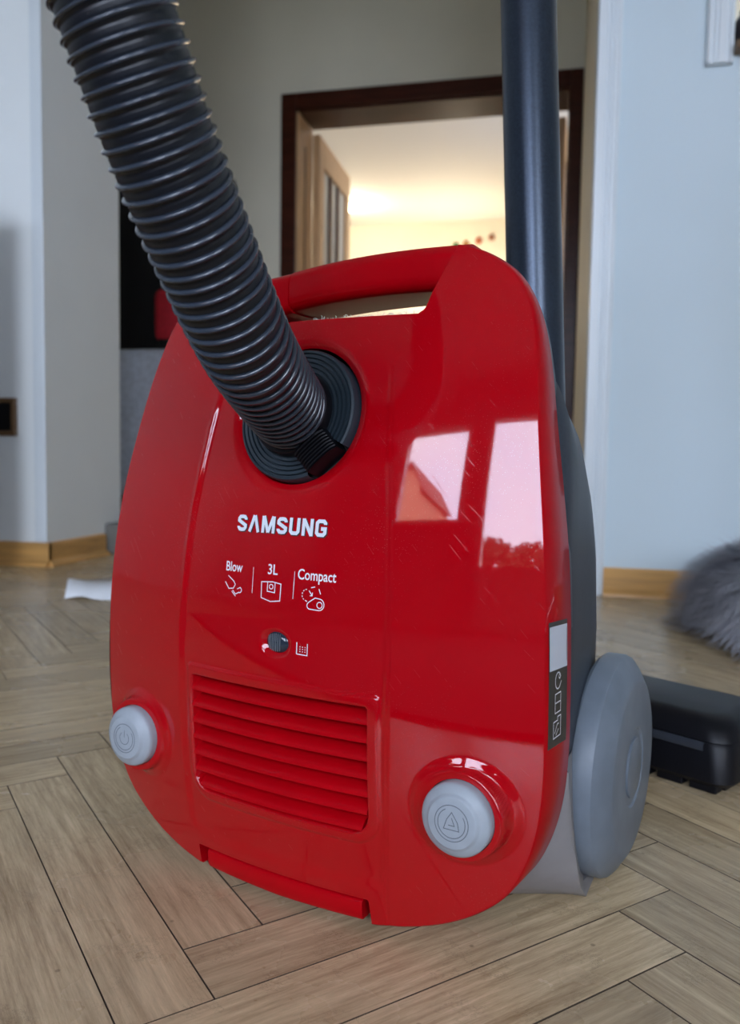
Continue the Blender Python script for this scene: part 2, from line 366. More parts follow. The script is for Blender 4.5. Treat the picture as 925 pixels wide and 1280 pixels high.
wall('wall_right', [(2.6, 2.7, -2.75, 2.3, 0, CEIL), (2.6, 2.7, 3.5, 4.0, 0, CEIL), (2.6, 2.7, 2.3, 3.5, 0, .9), (2.6, 2.7, 2.3, 3.5, 2.1, CEIL)], WALLW)
window('window_2', 2.3, 3.5, .9, 2.1, 2.65, [2.3, 3.5], along='y')
wall('wall_front_left', [(-3.1, -1.222, 1.78, 2.13, 0, CEIL)], WALLW, bevel=.004)
# wall to the right of the passage, with a serving hatch
wall('wall_front_right', [(.047, .302, 1.78, 1.92, 0, CEIL), (.302, 2.6, 1.78, 1.92, 0, 1.072), (1.5, 2.6, 1.78, 1.92, 1.072, CEIL), (.302, 1.5, 1.78, 1.92, 2.1, CEIL)], WALLR)
wall('wall_passage', [(.05, .16, 1.92, 4.0, 0, CEIL)], WALLT)
wall('wall_kitchen', [(.16, 2.7, 4.0, 4.1, 0, CEIL)], CREAM)
# wall with the double door at the end of the passage
ox0, ox1, oz1 = -1.335, .002, 1.985
wall('wall_end', [(-3.1, ox0, 4.0, 4.22, 0, CEIL), (ox1, .16, 4.0, 4.22, 0, CEIL), (ox0, ox1, 4.0, 4.22, oz1, CEIL)], WALLT)
wall('wall_far_room_left', [(-3.6, -3.5, 4.22, 8.4, 0, CEIL), (-3.5, -3.1, 4.1, 4.22, 0, CEIL)], CREAM)
wall('wall_far_room_end', [(-3.5, 1.6, 8.3, 8.4, 0, CEIL)], CREAM)
wall('wall_far_room_right', [(1.6, 1.7, 4.1, 4.9, 0, CEIL), (1.6, 1.7, 6.0, 8.4, 0, CEIL), (1.6, 1.7, 4.9, 6.0, 0, .9), (1.6, 1.7, 4.9, 6.0, 2.1, CEIL)], CREAM)
window('far_fill_window', 4.9, 6.0, .9, 2.1, 1.65, [4.9, 6.0], along='y')  # unseen window added to light the far room and its door leaf
wall('ceiling_extension', [(-3.6, -3.2, 4.0, 8.4, CEIL, CEIL+.1)], CEILM)

# baseboards: board with a quarter round along its foot
def baseboard(name, p0, p1, nrm, h=.058, t=.012):
    p0, p1, nrm = Vector((*p0, 0)), Vector((*p1, 0)), Vector((*nrm, 0))
    prof = [(0, 0), (.024, 0), (.023, .005), (.019, .010), (.0135, .013), (t, .015), (t, h-.004), (t-.004, h), (0, h)]
    b = MB(); b.grid([[p+nrm*a+Vector((0, 0, z)) for a, z in prof] for p in (p0, p1)], True, True)
    return struct(b.build(name, BASEW))
baseboard('baseboard_front_left', (-3.1, 1.78), (-1.21, 1.78), (0, -1))
baseboard('baseboard_pillar', (-1.222, 1.77), (-1.222, 2.03), (1, 0))
baseboard('baseboard_front_right', (.092, 1.78), (2.6, 1.78), (0, -1))
baseboard('baseboard_end', (-3.1, 4.0), (-1.42, 4.0), (0, -1))
# white corner trim on the left wall
struct(boxo('trim_2', -1.252, -1.2205, 1.7755, 1.781, .06, CEIL, WHITEW, bevel=.002))
# fluted white casing at the corner of the right wall
def fluted(name, x0, x1, y, z0, z1, proud=.014, flutes=((.42, .50), (.60, .66))):
    wd = x1-x0; pr = [(x0, y), (x0, y-proud+.002), (x0+.002, y-proud)]
    for a, b_ in flutes:
        xa, xb = x0+wd*a, x0+wd*b_
        pr += [(xa-.0015, y-proud), (xa, y-proud+.004), (xb, y-proud+.004), (xb+.0015, y-proud)]
    pr += [(x1-.008, y-proud), (x1-.005, y-proud+.004), (x1, y-proud+.006), (x1, y)]
    b = MB(); b.grid([[(a, c, z) for a, c in pr] for z in (z0, z1)], True, True)
    return b.build(name, WHITEW)
struct(fluted('trim_3', .046, .093, 1.78, 0, CEIL))
# casing of the hatch: its end hangs below the sill
struct(fluted('trim_4', .252, .301, 1.78, 1.055, 2.2, .018, ((.16, .24), (.34, .40), (.70, .80))))
struct(boxo('window_4', .302, 1.5, 1.745, 1.93, 1.072, 1.088, BROWN, bevel=.003))

# round dark pot on the hatch sill
pot = empty('pot', (.352, 1.83, 1.088))
tag(pot, 'dark rounded pot standing on the hatch sill, cut by the right edge of the picture', 'pot')
MB().lathe([(.001, 0), (.028, 0), (.040, .015), (.046, .04), (.044, .065), (.034, .082), (.030, .088)], 28, lambda a, b, h: (a, b, h)).build('body', mat('pot_glaze', (.03, .022, .024), .3), pot, smooth=True)
MB().lathe([(.030, .086), (.033, .088), (.031, .094), (.012, .098), (.010, .106), (.001, .108)], 24, lambda a, b, h: (a, b, h)).build('lid', mat('pot_lid', (.02, .015, .016), .3), pot, smooth=True)

# ------------------------------------------------------------------ double door in the end wall
def door_frame():
    b = MB(); c = .075
    root = MB()
    root.box(ox0-c+.01, ox0+.012, 3.978, 4.0, 0, oz1+c-.01); root.box(ox1-.012, ox1+.045, 3.978, 4.0, 0, oz1+c-.01); root.box(ox0+.012, ox1-.012, 3.978, 4.0, oz1-.012, oz1+c-.01)
    o = struct(root.build('door_2', DOORW, bevel=.004))
    MB().box(ox1-.02, ox1+.001, 4.0, 4.235, 0, oz1).box(ox0+.02, ox1-.02, 4.0, 4.235, oz1-.02, oz1+.001).build('jamb', DOORW, o, bevel=.002)
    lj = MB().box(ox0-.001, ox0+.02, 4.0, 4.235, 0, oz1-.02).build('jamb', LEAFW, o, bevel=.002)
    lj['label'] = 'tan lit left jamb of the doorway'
    MB().box(ox0+.019, ox0+.0225, 4.105, 4.12, 0, oz1-.15).build('jamb_groove', DOORW, lj)
    return o
door_frame()
def leaf(name, x, y, ang, wd, label, handle=True):
    """glazed door leaf hinged at x, y; runs along local +x"""
    r = empty(name, (x, y, 0), (0, 0, ang)); struct(r)
    t, s_, top = .038, .095, 1.945
    f = MB().box(0, s_, 0, t, .01, top).box(wd-s_, wd, 0, t, .01, top).box(s_, wd-s_, 0, t, top-.14, top).box(s_, wd-s_, 0, t, .01, .28)
    f.build('leaf_frame', LEAFW, r, bevel=.003)
    n = max(1, round((wd-2*s_)/.16)); iw = (wd-2*s_)/n
    for i in range(n):
        if i: MB().box(s_+i*iw-.022, s_+i*iw+.022, .002, t-.002, .28, top-.14).build('glazing_bar', DOORW, r, bevel=.003)
        MB().box(s_+i*iw, s_+(i+1)*iw, t/2-.004, t/2+.004, .28, top-.14).build('pane', GLASSF, r)
    if handle: MB().tube([(wd-.045, -.012, 1.0), (wd-.045, -.05, 1.0), (wd-.15, -.055, 1.0)], .009, 10).build('door_handle', mat('brass', (.5, .35, .15), .3, metal=1), r, smooth=True)
    return r
leaf('door_3', ox0+.058, 4.24, math.radians(91), .68, '')
leaf('door_4', ox1-.03, 4.25, math.radians(88), .62, '')
# far room: ceiling lamp, wall decorations
fl = empty('ceiling_lamp', (-1.98, 7.55, CEIL))
tag(fl, 'small round lit lamp on the ceiling of the far room, above the open door leaf', 'lamp')
MB().lathe([(.001, 0), (.07, 0), (.07, -.015), (.06, -.02)], 24, lambda a, b, h: (a, b, h)).build('base', WHITEW, fl, smooth=True)
MB().lathe([(.06, -.018), (.055, -.05), (.03, -.07), (.001, -.075)], 24, lambda a, b, h: (a, b, h)).build('shade', emit('warm_shade', (1, .82, .55), 14), fl, smooth=True)
def point(name, loc, e, col, r=.1):
    l = D.lights.new(name, 'POINT'); l.energy = e; l.color = col; l.shadow_soft_size = r
    o = D.objects.new(name, l); COL.objects.link(o); o.location = loc; return o
point('ceiling_lamp_light', (-1.98, 7.55, CEIL-.2), 9, (1, .80, .55), .06)
# standing lamp added to brighten the far wall, unseen behind the vacuum cleaner
sl = empty('fill_lamp', (-1.0, 7.75, 0)); tag(sl, 'standing uplighter added unseen behind the vacuum cleaner to brighten the far room', 'lamp')
MB().lathe([(.001, 0), (.14, 0), (.14, .02), (.02, .03), (.012, .05), (.012, 1.45), (.001, 1.45)], 24, lambda a, b, h: (a, b, h)).build('stand', BLACKP, sl, smooth=True, auto=40)
MB().lathe([(.012, 1.44), (.08, 1.47), (.15, 1.56), (.147, 1.56), (.078, 1.475), (.01, 1.45)], 24, lambda a, b, h: (a, b, h)).build('bowl', GLASSF, sl, smooth=True)
point('fill_lamp_light', (-1.0, 7.75, 1.62), 21, (1, .84, .62), .09)
deco = [(-1.085, 2.325, (.05, .16, .05), 'small green round wall ornament, lowest and leftmost of the four'),
        (-.985, 2.335, (.35, .14, .03), 'small amber round wall ornament between the green and the orange one'),
        (-.86, 2.365, (.42, .10, .03), 'small orange round wall ornament, second from the black tube'),
        (-.735, 2.39, (.28, .11, .06), 'small brown round wall ornament nearest the black tube')]
for i, (x, z, c, lb) in enumerate(deco):
    o = MB().lathe([(.001, -.03), (.018, -.026), (.03, -.014), (.034, 0)], 20, lambda a, b, h: (a, h, b)).build('wall_ornament', mat('ornament_glaze', c, .35), smooth=True)
    o.location = (x, 8.3, z+.035); tag(o, lb, 'ornament', 'round ornaments on the far room wall')

# ------------------------------------------------------------------ left side: things seen beyond the pillar
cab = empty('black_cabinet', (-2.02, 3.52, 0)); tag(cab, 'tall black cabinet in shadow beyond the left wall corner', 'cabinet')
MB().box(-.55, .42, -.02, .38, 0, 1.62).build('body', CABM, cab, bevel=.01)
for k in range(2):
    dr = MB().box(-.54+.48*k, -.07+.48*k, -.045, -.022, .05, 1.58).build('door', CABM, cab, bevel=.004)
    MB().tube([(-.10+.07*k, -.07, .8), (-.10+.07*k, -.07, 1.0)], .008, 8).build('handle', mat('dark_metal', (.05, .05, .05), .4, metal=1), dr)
arm = empty('armchair', (-1.52, 2.70, .0)); tag(arm, 'blue-grey armchair in front of the black cabinet, seen left of the hose', 'armchair')
def soft(name, x0, x1, y0, y1, z0, z1, m_, p, bev=.05):
    o = MB().box(x0, x1, y0, y1, z0, z1).build(name, m_, p, bevel=bev, smooth=True); o.modifiers['bevel'].segments = 6; return o
soft('backrest', -.34, .30, -.02, .16, .12, .65, ARMCH, arm)
soft('seat', -.30, .26, .16, .62, .16, .40, ARMCH, arm)
soft('armrest', -.40, -.29, 0, .62, .10, .52, ARMCH, arm, .04); soft('armrest', .25, .36, 0, .62, .10, .52, ARMCH, arm, .04)
for a, b_ in ((-.34, .04), (.30, .04), (-.34, .56), (.30, .56)): MB().tube([(a, b_, 0), (a, b_, .13)], .02, 10).build('leg', BROWN, arm)
bag = empty('red_bag', (-1.315, 2.78, .65)); tag(bag, 'dark red bag with black bottom on the armchair back, behind the hose', 'bag')
soft('body', -.12, .14, -.06, .06, .025, .215, REDC, bag, .03)
soft('base', -.105, .13, -.055, .055, 0, .04, CABM, bag, .015)
# brown framed dark box on the left wall
bx = empty('wall_box', (-1.345, 1.78, .364)); tag(bx, 'small brown-framed black wall box low on the left wall', 'wall box')
MB().box(-.052, .046, -.012, 0, -.046, -.034).box(-.052, .046, -.012, 0, .034, .046).box(-.052, -.040, -.012, 0, -.034, .034).box(.034, .046, -.012, 0, -.034, .034).build('frame', BROWN, bx, bevel=.002)
MB().box(-.040, .034, -.005, 0, -.034, .034).build('panel', CABM, bx)
# grey plinth block standing just beyond the pillar foot
tag(MB().box(-1.222, -1.09, 2.04, 2.20, 0, .085).build('plinth_block', mat('grey_stone', (.16, .155, .14), .8, noise=(20, .2, 4)), bevel=.006), 'grey block on the floor at the far end of the pillar baseboard', 'block')
# folded paper
b = MB(); rows = []
pts = [(-.915, 1.385), (-.80, 1.41)], [(-.968, 1.47), (-.84, 1.49)], [(-1.03, 1.575), (-.86, 1.60)]
for i, (p, q) in enumerate(pts):
    rows.append([(p[0]+(q[0]-p[0])*t, p[1]+(q[1]-p[1])*t+.01*math.sin(t*9+i), .004+[.0, .018, .006][i]+.004*math.sin(t*5+i*2)) for t in [k/8 for k in range(9)]])
po = b.grid(rows).build('crumpled_paper', PAPER, smooth=True); po.modifiers.new('solid', 'SOLIDIFY').thickness = .002
tag(po, 'creased white paper sheet lying on the parquet left of the vacuum cleaner', 'paper')

# ------------------------------------------------------------------ furry throw at the right
fur = empty('fur_pouf', (.425, 1.42, 0)); tag(fur, 'fluffy grey fur pouf on the floor by the right baseboard', 'pouf')
def fur_pt(a, h):            # a around, h 0 foot .. 1 top
    lob = 1+.10*math.sin(3*a+.6)+.06*math.sin(5*a)
    r = (.205*math.cos(h*PI/2)**.55)*lob if h < 1 else 0
    return Vector((r*math.cos(a), r*1.2*math.sin(a)-.0, .012+.125*math.sin(h*PI/2)+.012*math.sin(4*a+h*5)))
MB().grid([[fur_pt(2*PI*k/40, h/12) for k in range(40)] for h in range(13)], True).build('cushion', FURM, fur, smooth=True)
vs = []; fs = []
for i in range(26000):
    a = rng.uniform(0, 2*PI); h = rng.uniform(0, .97)**.8
    p = fur_pt(a, h); n_ = Vector((p.x, p.y, (p.z-.01)*1.2)).normalized()
    cl = math.sin(p.x*45+p.z*30)+math.sin(p.y*38+1.3*p.z*40)
    side = Vector((-n_.y, n_.x, 0)).normalized()
    dr = (n_*.6+Vector((0, 0, -.65))+side*(.35*cl+rng.normal()*.18)+Vector((0, .0, rng.normal()*.15))).normalized()
    ln = rng.uniform(.028, .055); wd = .0008
    q = p+n_*ln*.35+dr*ln*.35; e = q+dr*ln*.6; e.z = max(e.z, .002)
    k = len(vs); vs += [tuple(p-side*wd), tuple(p+side*wd), tuple(q+side*wd*.8), tuple(q-side*wd*.8), tuple(e)]; fs += [(k, k+1, k+2, k+3), (k+3, k+2, k+4)]
me = D.meshes.new('fur'); me.from_pydata(vs, [], fs)
tag(link('fur', me, mat('grey_fur_strand', (.50, .50, .55), .6), fur), kind='stuff')

# ------------------------------------------------------------------ vacuum cleaner
VX, VY, VYAW, TILT, KX, KZ = -.169, .462, math.radians(-17.2), math.radians(1.5), .94, .77
VAC = empty('vacuum_cleaner', (VX, VY, 0), (-TILT, 0, VYAW))
tag(VAC, 'glossy red canister vacuum cleaner standing upright on the herringbone parquet', 'vacuum cleaner')
def dep(x, z): return KX*x*x+KZ*(z-.16)**2
def l2w(x, d, z):
    c, s = math.cos(TILT), math.sin(TILT); dy = d*c+z*s; zz = z*c-d*s
    c2, s2 = math.cos(VYAW), math.sin(VYAW)
    return Vector((VX+x*c2-dy*s2, VY+x*s2+dy*c2, zz))
def catmull(pts, n):
    out = []; P = [Vector((*p, 0)) for p in pts]
    for i in range(len(P)-1):
        a, b, c, d = P[max(i-1, 0)], P[i], P[i+1], P[min(i+2, len(P)-1)]
        for k in range(n):
            t = k/n; v = .5*((2*b)+(c-a)*t+(2*a-5*b+4*c-d)*t*t+(3*b-a-3*c+d)*t**3); out.append((v.x, v.y))
    out.append(tuple(P[-1].xy)); return out
# right half of the outline, from the notch at the top down to the latch slot at the foot
right = catmull([(.0890, .4125), (.101, .4085), (.1135, .4015), (.1245, .3925), (.1335, .3790), (.1400, .3620), (.1450, .3370), (.1492, .3050), (.1545, .2660), (.1588, .2300), (.1612, .1950), (.1628, .1500),
                 (.1630, .1150), (.1605, .0870), (.1540, .0630), (.1440, .0440), (.1290, .0300), (.1100, .0190), (.0880, .0110), (.0630, .0055)], 6)
left = [(-x*(1+.03*min(1, max(0, (.36-z)/.1))*min(1, max(0, z/.05))), z) for x, z in reversed(right)]
left[0] = (-.0715, .0075)
left = [p for i, p in enumerate(left) if i == 0 or p[0] < -.0735]
notchR = catmull([(.0890, .4125), (.0835, .3960), (.0790, .3830), (.0768, .3745), (.0740, .3715), (.0690, .3704), (.0, .3706)], 5)
notchL = [(-x, z) for x, z in notchR]
slot = [(.0630, .0055), (.0622, .0215), (-.0715, .0215), (-.0715, .0075)]
OUT = right+slot[1:3]+left+notchL[1:]+notchR[::-1][1:-1]
def dens(poly, step=.004):
    o = []
    for i, p in enumerate(poly):
        q = poly[(i+1) % len(poly)]; L_ = math.dist(p, q); n = max(1, int(L_/step))
        for k in range(n): o.append((p[0]+(q[0]-p[0])*k/n, p[1]+(q[1]-p[1])*k/n))
    return o
OUT = dens(OUT)
PA = np.array(OUT); PB = np.roll(PA, -1, axis=0)
def sdpoly(X, Z):
    best = np.full(X.shape, 1e9); near_x = np.zeros_like(X); near_z = np.zeros_like(X); inside = np.zeros(X.shape, bool)
    for (ax, az), (bx_, bz) in zip(PA, PB):
        ex, ez = bx_-ax, bz-az; L2 = ex*ex+ez*ez+1e-18
        t = np.clip(((X-ax)*ex+(Z-az)*ez)/L2, 0, 1); nx, nz_ = ax+t*ex, az+t*ez
        d2 = (X-nx)**2+(Z-nz_)**2; mk = d2 < best
        best = np.where(mk, d2, best); near_x = np.where(mk, nx, near_x); near_z = np.where(mk, nz_, near_z)
        cr_ = ((az > Z) != (bz > Z)); xi = ax+(Z-az)*ex/(ez if abs(ez) > 1e-12 else 1e-12); inside ^= cr_ & (X < xi)
    d = np.sqrt(best); return np.where(inside, d, -d), near_x, near_z
PORT = (.0012, .3098, .0428); BTN = (.1225, .0895)
def sstep(a, b, x): t = np.clip((x-a)/(b-a), 0, 1); return t*t*(3-2*t)
def rrect(X, Z, x0, x1, z0, z1, rt, rb):
    """signed distance (positive inside) of a rectangle with corner radii rt (top) and rb (bottom)"""
    cx_, cz_ = (x0+x1)/2, (z0+z1)/2; hx, hz = (x1-x0)/2, (z1-z0)/2
    r = np.where(Z > cz_, rt, rb); qx, qz = np.abs(X-cx_)-hx+r, np.abs(Z-cz_)-hz+r
    return -(np.minimum(np.maximum(qx, qz), 0)+np.hypot(np.maximum(qx, 0), np.maximum(qz, 0))-r)
def panel_x(Z): return np.interp(Z, [.03, .064, .155, .20, .25, .333, .40], [.074, .0764, .0781, .0772, .0737, .0640, .055])
def height(X, Z):
    d = KX*X*X+KZ*(Z-.16)**2
    px_ = panel_x(Z)
    top = 1-sstep(.325, .350, Z)
    sL = sstep(-px_-.0035, -px_+.0035, X)
    sR = 1-sstep(px_-.0045, px_+.0004, X)
    bot = sstep(.026, .036, Z-.18*np.maximum(0, np.abs(X)-.052))
    pan = sL*sR*bot
    d = d+.0011*pan*top
    # bright crease down the left side, fading below
    cz = np.exp(-((X+px_+.001)/.0022)**2)*sstep(.17, .22, Z)*(1-sstep(.31, .33, Z)); d = d-.0010*cz
    # seam line right
    d = d+.0005*np.exp(-((X-px_)/.0006)**2)*(Z < .34)
    # bowl round the hose port
    r = np.hypot(X-PORT[0], Z-PORT[1]); d = d+.0042*np.clip(1-(r-PORT[2])/.0085, 0, 1)**2
    # exhaust grille: raised frame with a pocket
    g = rrect(X, Z, -.0725, .0735, .0570, .1490, .0035, .019)
    d = d-.0014*sstep(0, .0018, g)
    g2 = rrect(X, Z, -.0672, .0650, .0640, .1415, .0015, .012)
    d = d+.011*sstep(-.0003, .0012, g2)
    # filter indicator dimple
    e = np.hypot((X-.0015)/.0130, (Z-.1705)/.0098); d = d+.0034*(1-sstep(.35, 1.0, e))
    # round bosses carrying the two grey buttons
    for s in (-1, 1):
        rb = np.hypot(X-s*BTN[0], Z-BTN[1]); flat = .0095
        ks = 1-sstep(.0245, .0262, rb); base = d
        d = np.where(base > flat, base*(1-ks)+flat*ks, base)
        skirt = 1-sstep(.0262, .0325, rb); d = d-.0022*skirt*(1-ks)*(base > flat)
    return d
GS = .00088
xs = np.arange(-.1665, .1670, GS); zs = np.arange(.0, .4150, GS)
X, Z = np.meshgrid(xs, zs)
sd, nx_, nz_ = sdpoly(X, Z)
hx_, hz_ = nx_, nz_
for cx_, cz_, r_ in ((PORT[0], PORT[1], PORT[2]), (BTN[0], BTN[1], .0208), (-BTN[0], BTN[1], .0208)):
    rr = np.hypot(X-cx_, Z-cz_)+1e-9; s2_ = rr-r_; mk = s2_ < sd
    hx_ = np.where(mk, cx_+(X-cx_)/rr*r_, hx_); hz_ = np.where(mk, cz_+(Z-cz_)/rr*r_, hz_); sd = np.minimum(sd, s2_)
inn = sd > 0
cell = inn[:-1, :-1] | inn[1:, :-1] | inn[:-1, 1:] | inn[1:, 1:]
far_ = sd < -GS*1.6
cell &= ~(far_[:-1, :-1] | far_[1:, :-1] | far_[:-1, 1:] | far_[1:, 1:])
XX = np.where(inn, X, hx_); ZZ = np.where(inn, Z, hz_)
def grid_mesh(name, DD, mats_, parent, smooth=True, flip=False):
    ny, nx = X.shape; idx = np.arange(ny*nx).reshape(ny, nx)
    q = np.stack([idx[:-1, :-1][cell], idx[:-1, 1:][cell], idx[1:, 1:][cell], idx[1:, :-1][cell]], 1)
    if flip: q = q[:, ::-1]
    used, inv = np.unique(q, return_inverse=True); inv = inv.reshape(q.shape)
    co = np.stack([XX.ravel()[used], DD.ravel()[used], ZZ.ravel()[used]], 1)
    me = D.meshes.new(name); me.vertices.add(len(co)); me.vertices.foreach_set('co', co.ravel())
    me.loops.add(inv.size); me.loops.foreach_set('vertex_index', inv.ravel()); me.polygons.add(len(inv))
    me.polygons.foreach_set('loop_start', np.arange(0, inv.size, 4)); me.update(calc_edges=True); me.validate()
    return link(name, me, mats_, parent, smooth)
COVER = grid_mesh('front_cover', height(XX, ZZ), RED, VAC)
# side rim of the red cover (with its back plate and the walls of notch, slot and holes)
DB = .067
n = len(OUT); nrm = []
for i in range(n):
    a = Vector(OUT[i-1]); c = Vector(OUT[(i+1) % n]); t = (c-a).normalized(); nrm.append(Vector((-t.y, t.x)))
area2 = sum(OUT[i][0]*OUT[(i+1) % n][1]-OUT[(i+1) % n][0]*OUT[i][1] for i in range(n))
if area2 > 0: nrm = [-q for q in nrm]
def hgt(x, z): return float(height(np.array([x]), np.array([z]))[0])
def isnotch(p): return (abs(p[0]) < .0889 and p[1] > .3) or (abs(p[0]) < .0725 and p[1] < .022 and p[1] > .008)
rows = [[], [], [], []]
for i, p in enumerate(OUT):
    q = Vector(p); k = 0 if isnotch(p) else 1; hh = hgt(*p)
    rows[0].append((q.x, hh, q.y))
    a = q+nrm[i]*.0010*k; rows[1].append((a.x, hh+.0009, a.y))
    a = q+nrm[i]*.0022*k; rows[2].append((a.x, DB-.0010, a.y))
    a = q+nrm[i]*.0016*k; rows[3].append((a.x, DB, a.y))
MB().grid(rows, True).build('cover_rim', RED2, VAC, smooth=True, auto=50)
XXs, ZZs = XX.copy(), ZZ.copy()
# coarse back plate following the same outline
b = MB(); k = len(OUT); bmx = bmesh.new(); vv = [bmx.verts.new((x, DB-.0012, z)) for x, z in OUT]
es = [bmx.edges.new((vv[i], vv[(i+1) % n])) for i in range(n)]
bmesh.ops.triangle_fill(bmx, edges=es, use_beauty=True)
me = D.meshes.new('cover_back'); bmx.to_mesh(me); bmx.free(); link('cover_back', me, SEAM, VAC)

# lining of the port hole and the button holes
def disc_tube(cx, cz, r, d0, d1, nseg=48):
    return [[(cx+r*math.cos(a), d0 if d0 is not None else hgt(cx+r*math.cos(a), cz+r*math.sin(a)), cz+r*math.sin(a)) for a in [2*PI*k/nseg for k in range(nseg)]],
            [(cx+r*math.cos(a), d1, cz+r*math.sin(a)) for a in [2*PI*k/nseg for k in range(nseg)]]]
MB().grid(disc_tube(*PORT, None, .040, 72), True).build('port_lining', RED2, VAC, smooth=True)
for s in (-1, 1): MB().grid(disc_tube(s*BTN[0], BTN[1], .0208, None, .034), True).build('button_well', BLACKP, VAC, smooth=True)

# louvred exhaust grille
NS = 7; ztop, zbot = .1405, .0645; pitch_ = (ztop-zbot)/NS
lefts = [-.0678, -.0678, -.0678, -.0678, -.0675, -.0668, -.0635]; rights = [.0656]*5+[.0645, .0610]
for i in range(NS):
    z0 = ztop-i*pitch_
    prof = [(-.0022, .0115), (-.0026, .0075), (-.0042, .0035), (-.0066, .0008), (-.0082, -.0004), (-.0094, -.0002), (-.0100, .0012), (-.0102, .0040), (-.0096, .0110)]
    b = MB(); rows = []
    for k in range(25):
        x = lefts[i]+(rights[i]-lefts[i])*k/24; zc = z0
        rows.append([(x, dep(x, zc-.008)+.0006+dd, zc+dz) for dz, dd in prof])
    b.grid(rows, True, True).build('grille_slat', RED2, VAC, smooth=True, auto=50)
# dark pocket floor
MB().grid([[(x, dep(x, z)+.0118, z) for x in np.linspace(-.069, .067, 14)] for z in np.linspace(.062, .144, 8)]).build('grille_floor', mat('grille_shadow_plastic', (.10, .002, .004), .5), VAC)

# latch bar at the foot
b = MB(); rows = []
for k in range(15):
    x = -.0655+(.0565+.0655)*k/14
    zt, zb = .0193, .0045+.0012*abs(k-7)/7; dd = dep(x, .012)
    rows.append([(x, dd+.016, zt), (x, dd+.004, zt), (x, dd+.0012, zt-.0012), (x, dd+.0004, zt-.0035), (x, dd+.0012, zb+.003), (x, dd+.003, zb), (x, dd+.016, zb)])
b.grid(rows, True, True).build('latch_bar', RED2, VAC, smooth=True, auto=45, bevel=.0006)
MB().box(-.074, .066, .036, .05, .006, .024).build('latch_recess', SEAM, VAC)

# grey push buttons with relief symbols
def strokes(lines, wd, fn, depth=0.0):
    """flat ribbons along 2D polylines, placed by fn(a, b) -> 3D"""
    b = MB()
    for ln in lines:
        P = [Vector(p) for p in ln]; closed = (P[0]-P[-1]).length < 1e-9
        L_ = []; R_ = []
        for i, p in enumerate(P):
            if closed: a, c = P[i-1] if i else P[-2], P[(i+1)] if i < len(P)-1 else P[1]
            else: a, c = P[max(i-1, 0)], P[min(i+1, len(P)-1)]
            t1 = (p-a).normalized() if (p-a).length > 1e-9 else (c-p).normalized(); t2 = (c-p).normalized() if (c-p).length > 1e-9 else t1
            t = (t1+t2).normalized() if (t1+t2).length > 1e-6 else t1; nn = Vector((-t.y, t.x)); s = wd/2/max(.35, nn.dot(Vector((-t1.y, t1.x))))
            L_.append(fn(*(p+nn*s))); R_.append(fn(*(p-nn*s)))
        b.grid([L_, R_])
    return b
def arc(cx, cy, r, a0, a1, n=20): return [(cx+r*math.cos(math.radians(a0+(a1-a0)*k/n)), cy+r*math.sin(math.radians(a0+(a1-a0)*k/n))) for k in range(n+1)]
for s in (-1, 1):
    cx, cz, base = s*BTN[0], BTN[1], .0095
    fn = lambda a, b_, h, cx=cx, cz=cz: (cx+a, base-h, cz+b_)
    prof = [(.0001, .0100), (.0135, .0100), (.0143, .0097), (.0150, .0085), (.0162, .0078), (.0192, .0062), (.0202, .0048), (.0204, .0030), (.0204, -.012)]
    bt = MB().lathe(prof, 64, fn).build('push_button', GREYP, VAC, smooth=True, auto=70)
    bt['label'] = 'pale grey round button with a raised symbol'
    f2 = lambda a, b_, cx=cx, cz=cz: (cx+a, base-.01015, cz+b_)
    ln = [arc(0, 0, .0098, 0, 360, 40), arc(0, 0, .0080, 118, 395, 34)]
    if s > 0: ln += [[(-.0045, -.0035), (.0045, -.0035), (.0035, .001), (0, .0060), (-.0028, .0018), (-.0045, -.0035)], [(-.0018, -.0012), (.0018, -.0012), (0, .003)]]
    else: ln += [[(0, .0055), (0, .0005)], arc(0, 0, .0042, 125, 415, 20)]
    strokes(ln, .00045, f2).build('button_symbol', GREYLINE, bt)

# filter indicator
fn = lambda a, b_, h: (.0028+a, dep(0, .171)+.0032-h, .1716+b_*.78)
ind = MB().lathe([(.0001, .0026), (.005, .0022), (.0082, .0006), (.0090, -.001)], 32, fn).build('filter_indicator', LENS, VAC, smooth=True)
for k in range(7):
    a = -.0056+k*.0014
    MB().tube([(.0028+a, dep(0, .171)+.0032-.0025+(a/.0082)**2*.0014, .1716+t*.0054*math.sqrt(1-(a/.0080)**2)) for t in (-1, -.5, 0, .5, 1)], .00030, 6).build('indicator_rib', GREYLINE, ind)

# hose port ring with concentric grooves and two ribbed clips
PN = Vector((-2*KX*PORT[0], 1, -0.0)); slope = 2*KZ*(PORT[1]-.16)
pc = Vector((PORT[0], dep(PORT[0], PORT[1])+.0030, PORT[1]))
pnrm = Vector((0, -1, slope)).normalized(); pu = Vector((1, 0, 0)); pw = Vector((0, slope, 1)).normalized()
def pf_(a, b_, h): return tuple(pc+pu*a+pw*b_+pnrm*h)
prof = [(.0240, .0035), (.0262, .0035)]
r = .0268
for k in range(5):
    prof += [(r, .0030), (r+.0004, .0012), (r+.0009, .0012), (r+.0013, .0030-k*.0001)]; r += .0029
prof += [(.0412, .0022), (.0420, .0008), (.0420, -.012)]
gap = math.radians(20); c0 = math.radians(-47)
b = MB(); b.lathe(prof, 60, pf_, 0, c0+gap, c0+PI-gap); b.lathe(prof, 60, pf_, 0, c0+PI+gap, c0+2*PI-gap)
HOSE = empty('vacuum_hose', tuple(l2w(*pc)), (-TILT, 0, VYAW))
tag(HOSE, 'dark ribbed flexible suction hose plugged into the front of the red vacuum cleaner', 'hose')
def toh(o):                     # vacuum-local geometry parented to the hose root
    for v in o.data.vertices: v.co = v.co-pc
    return o
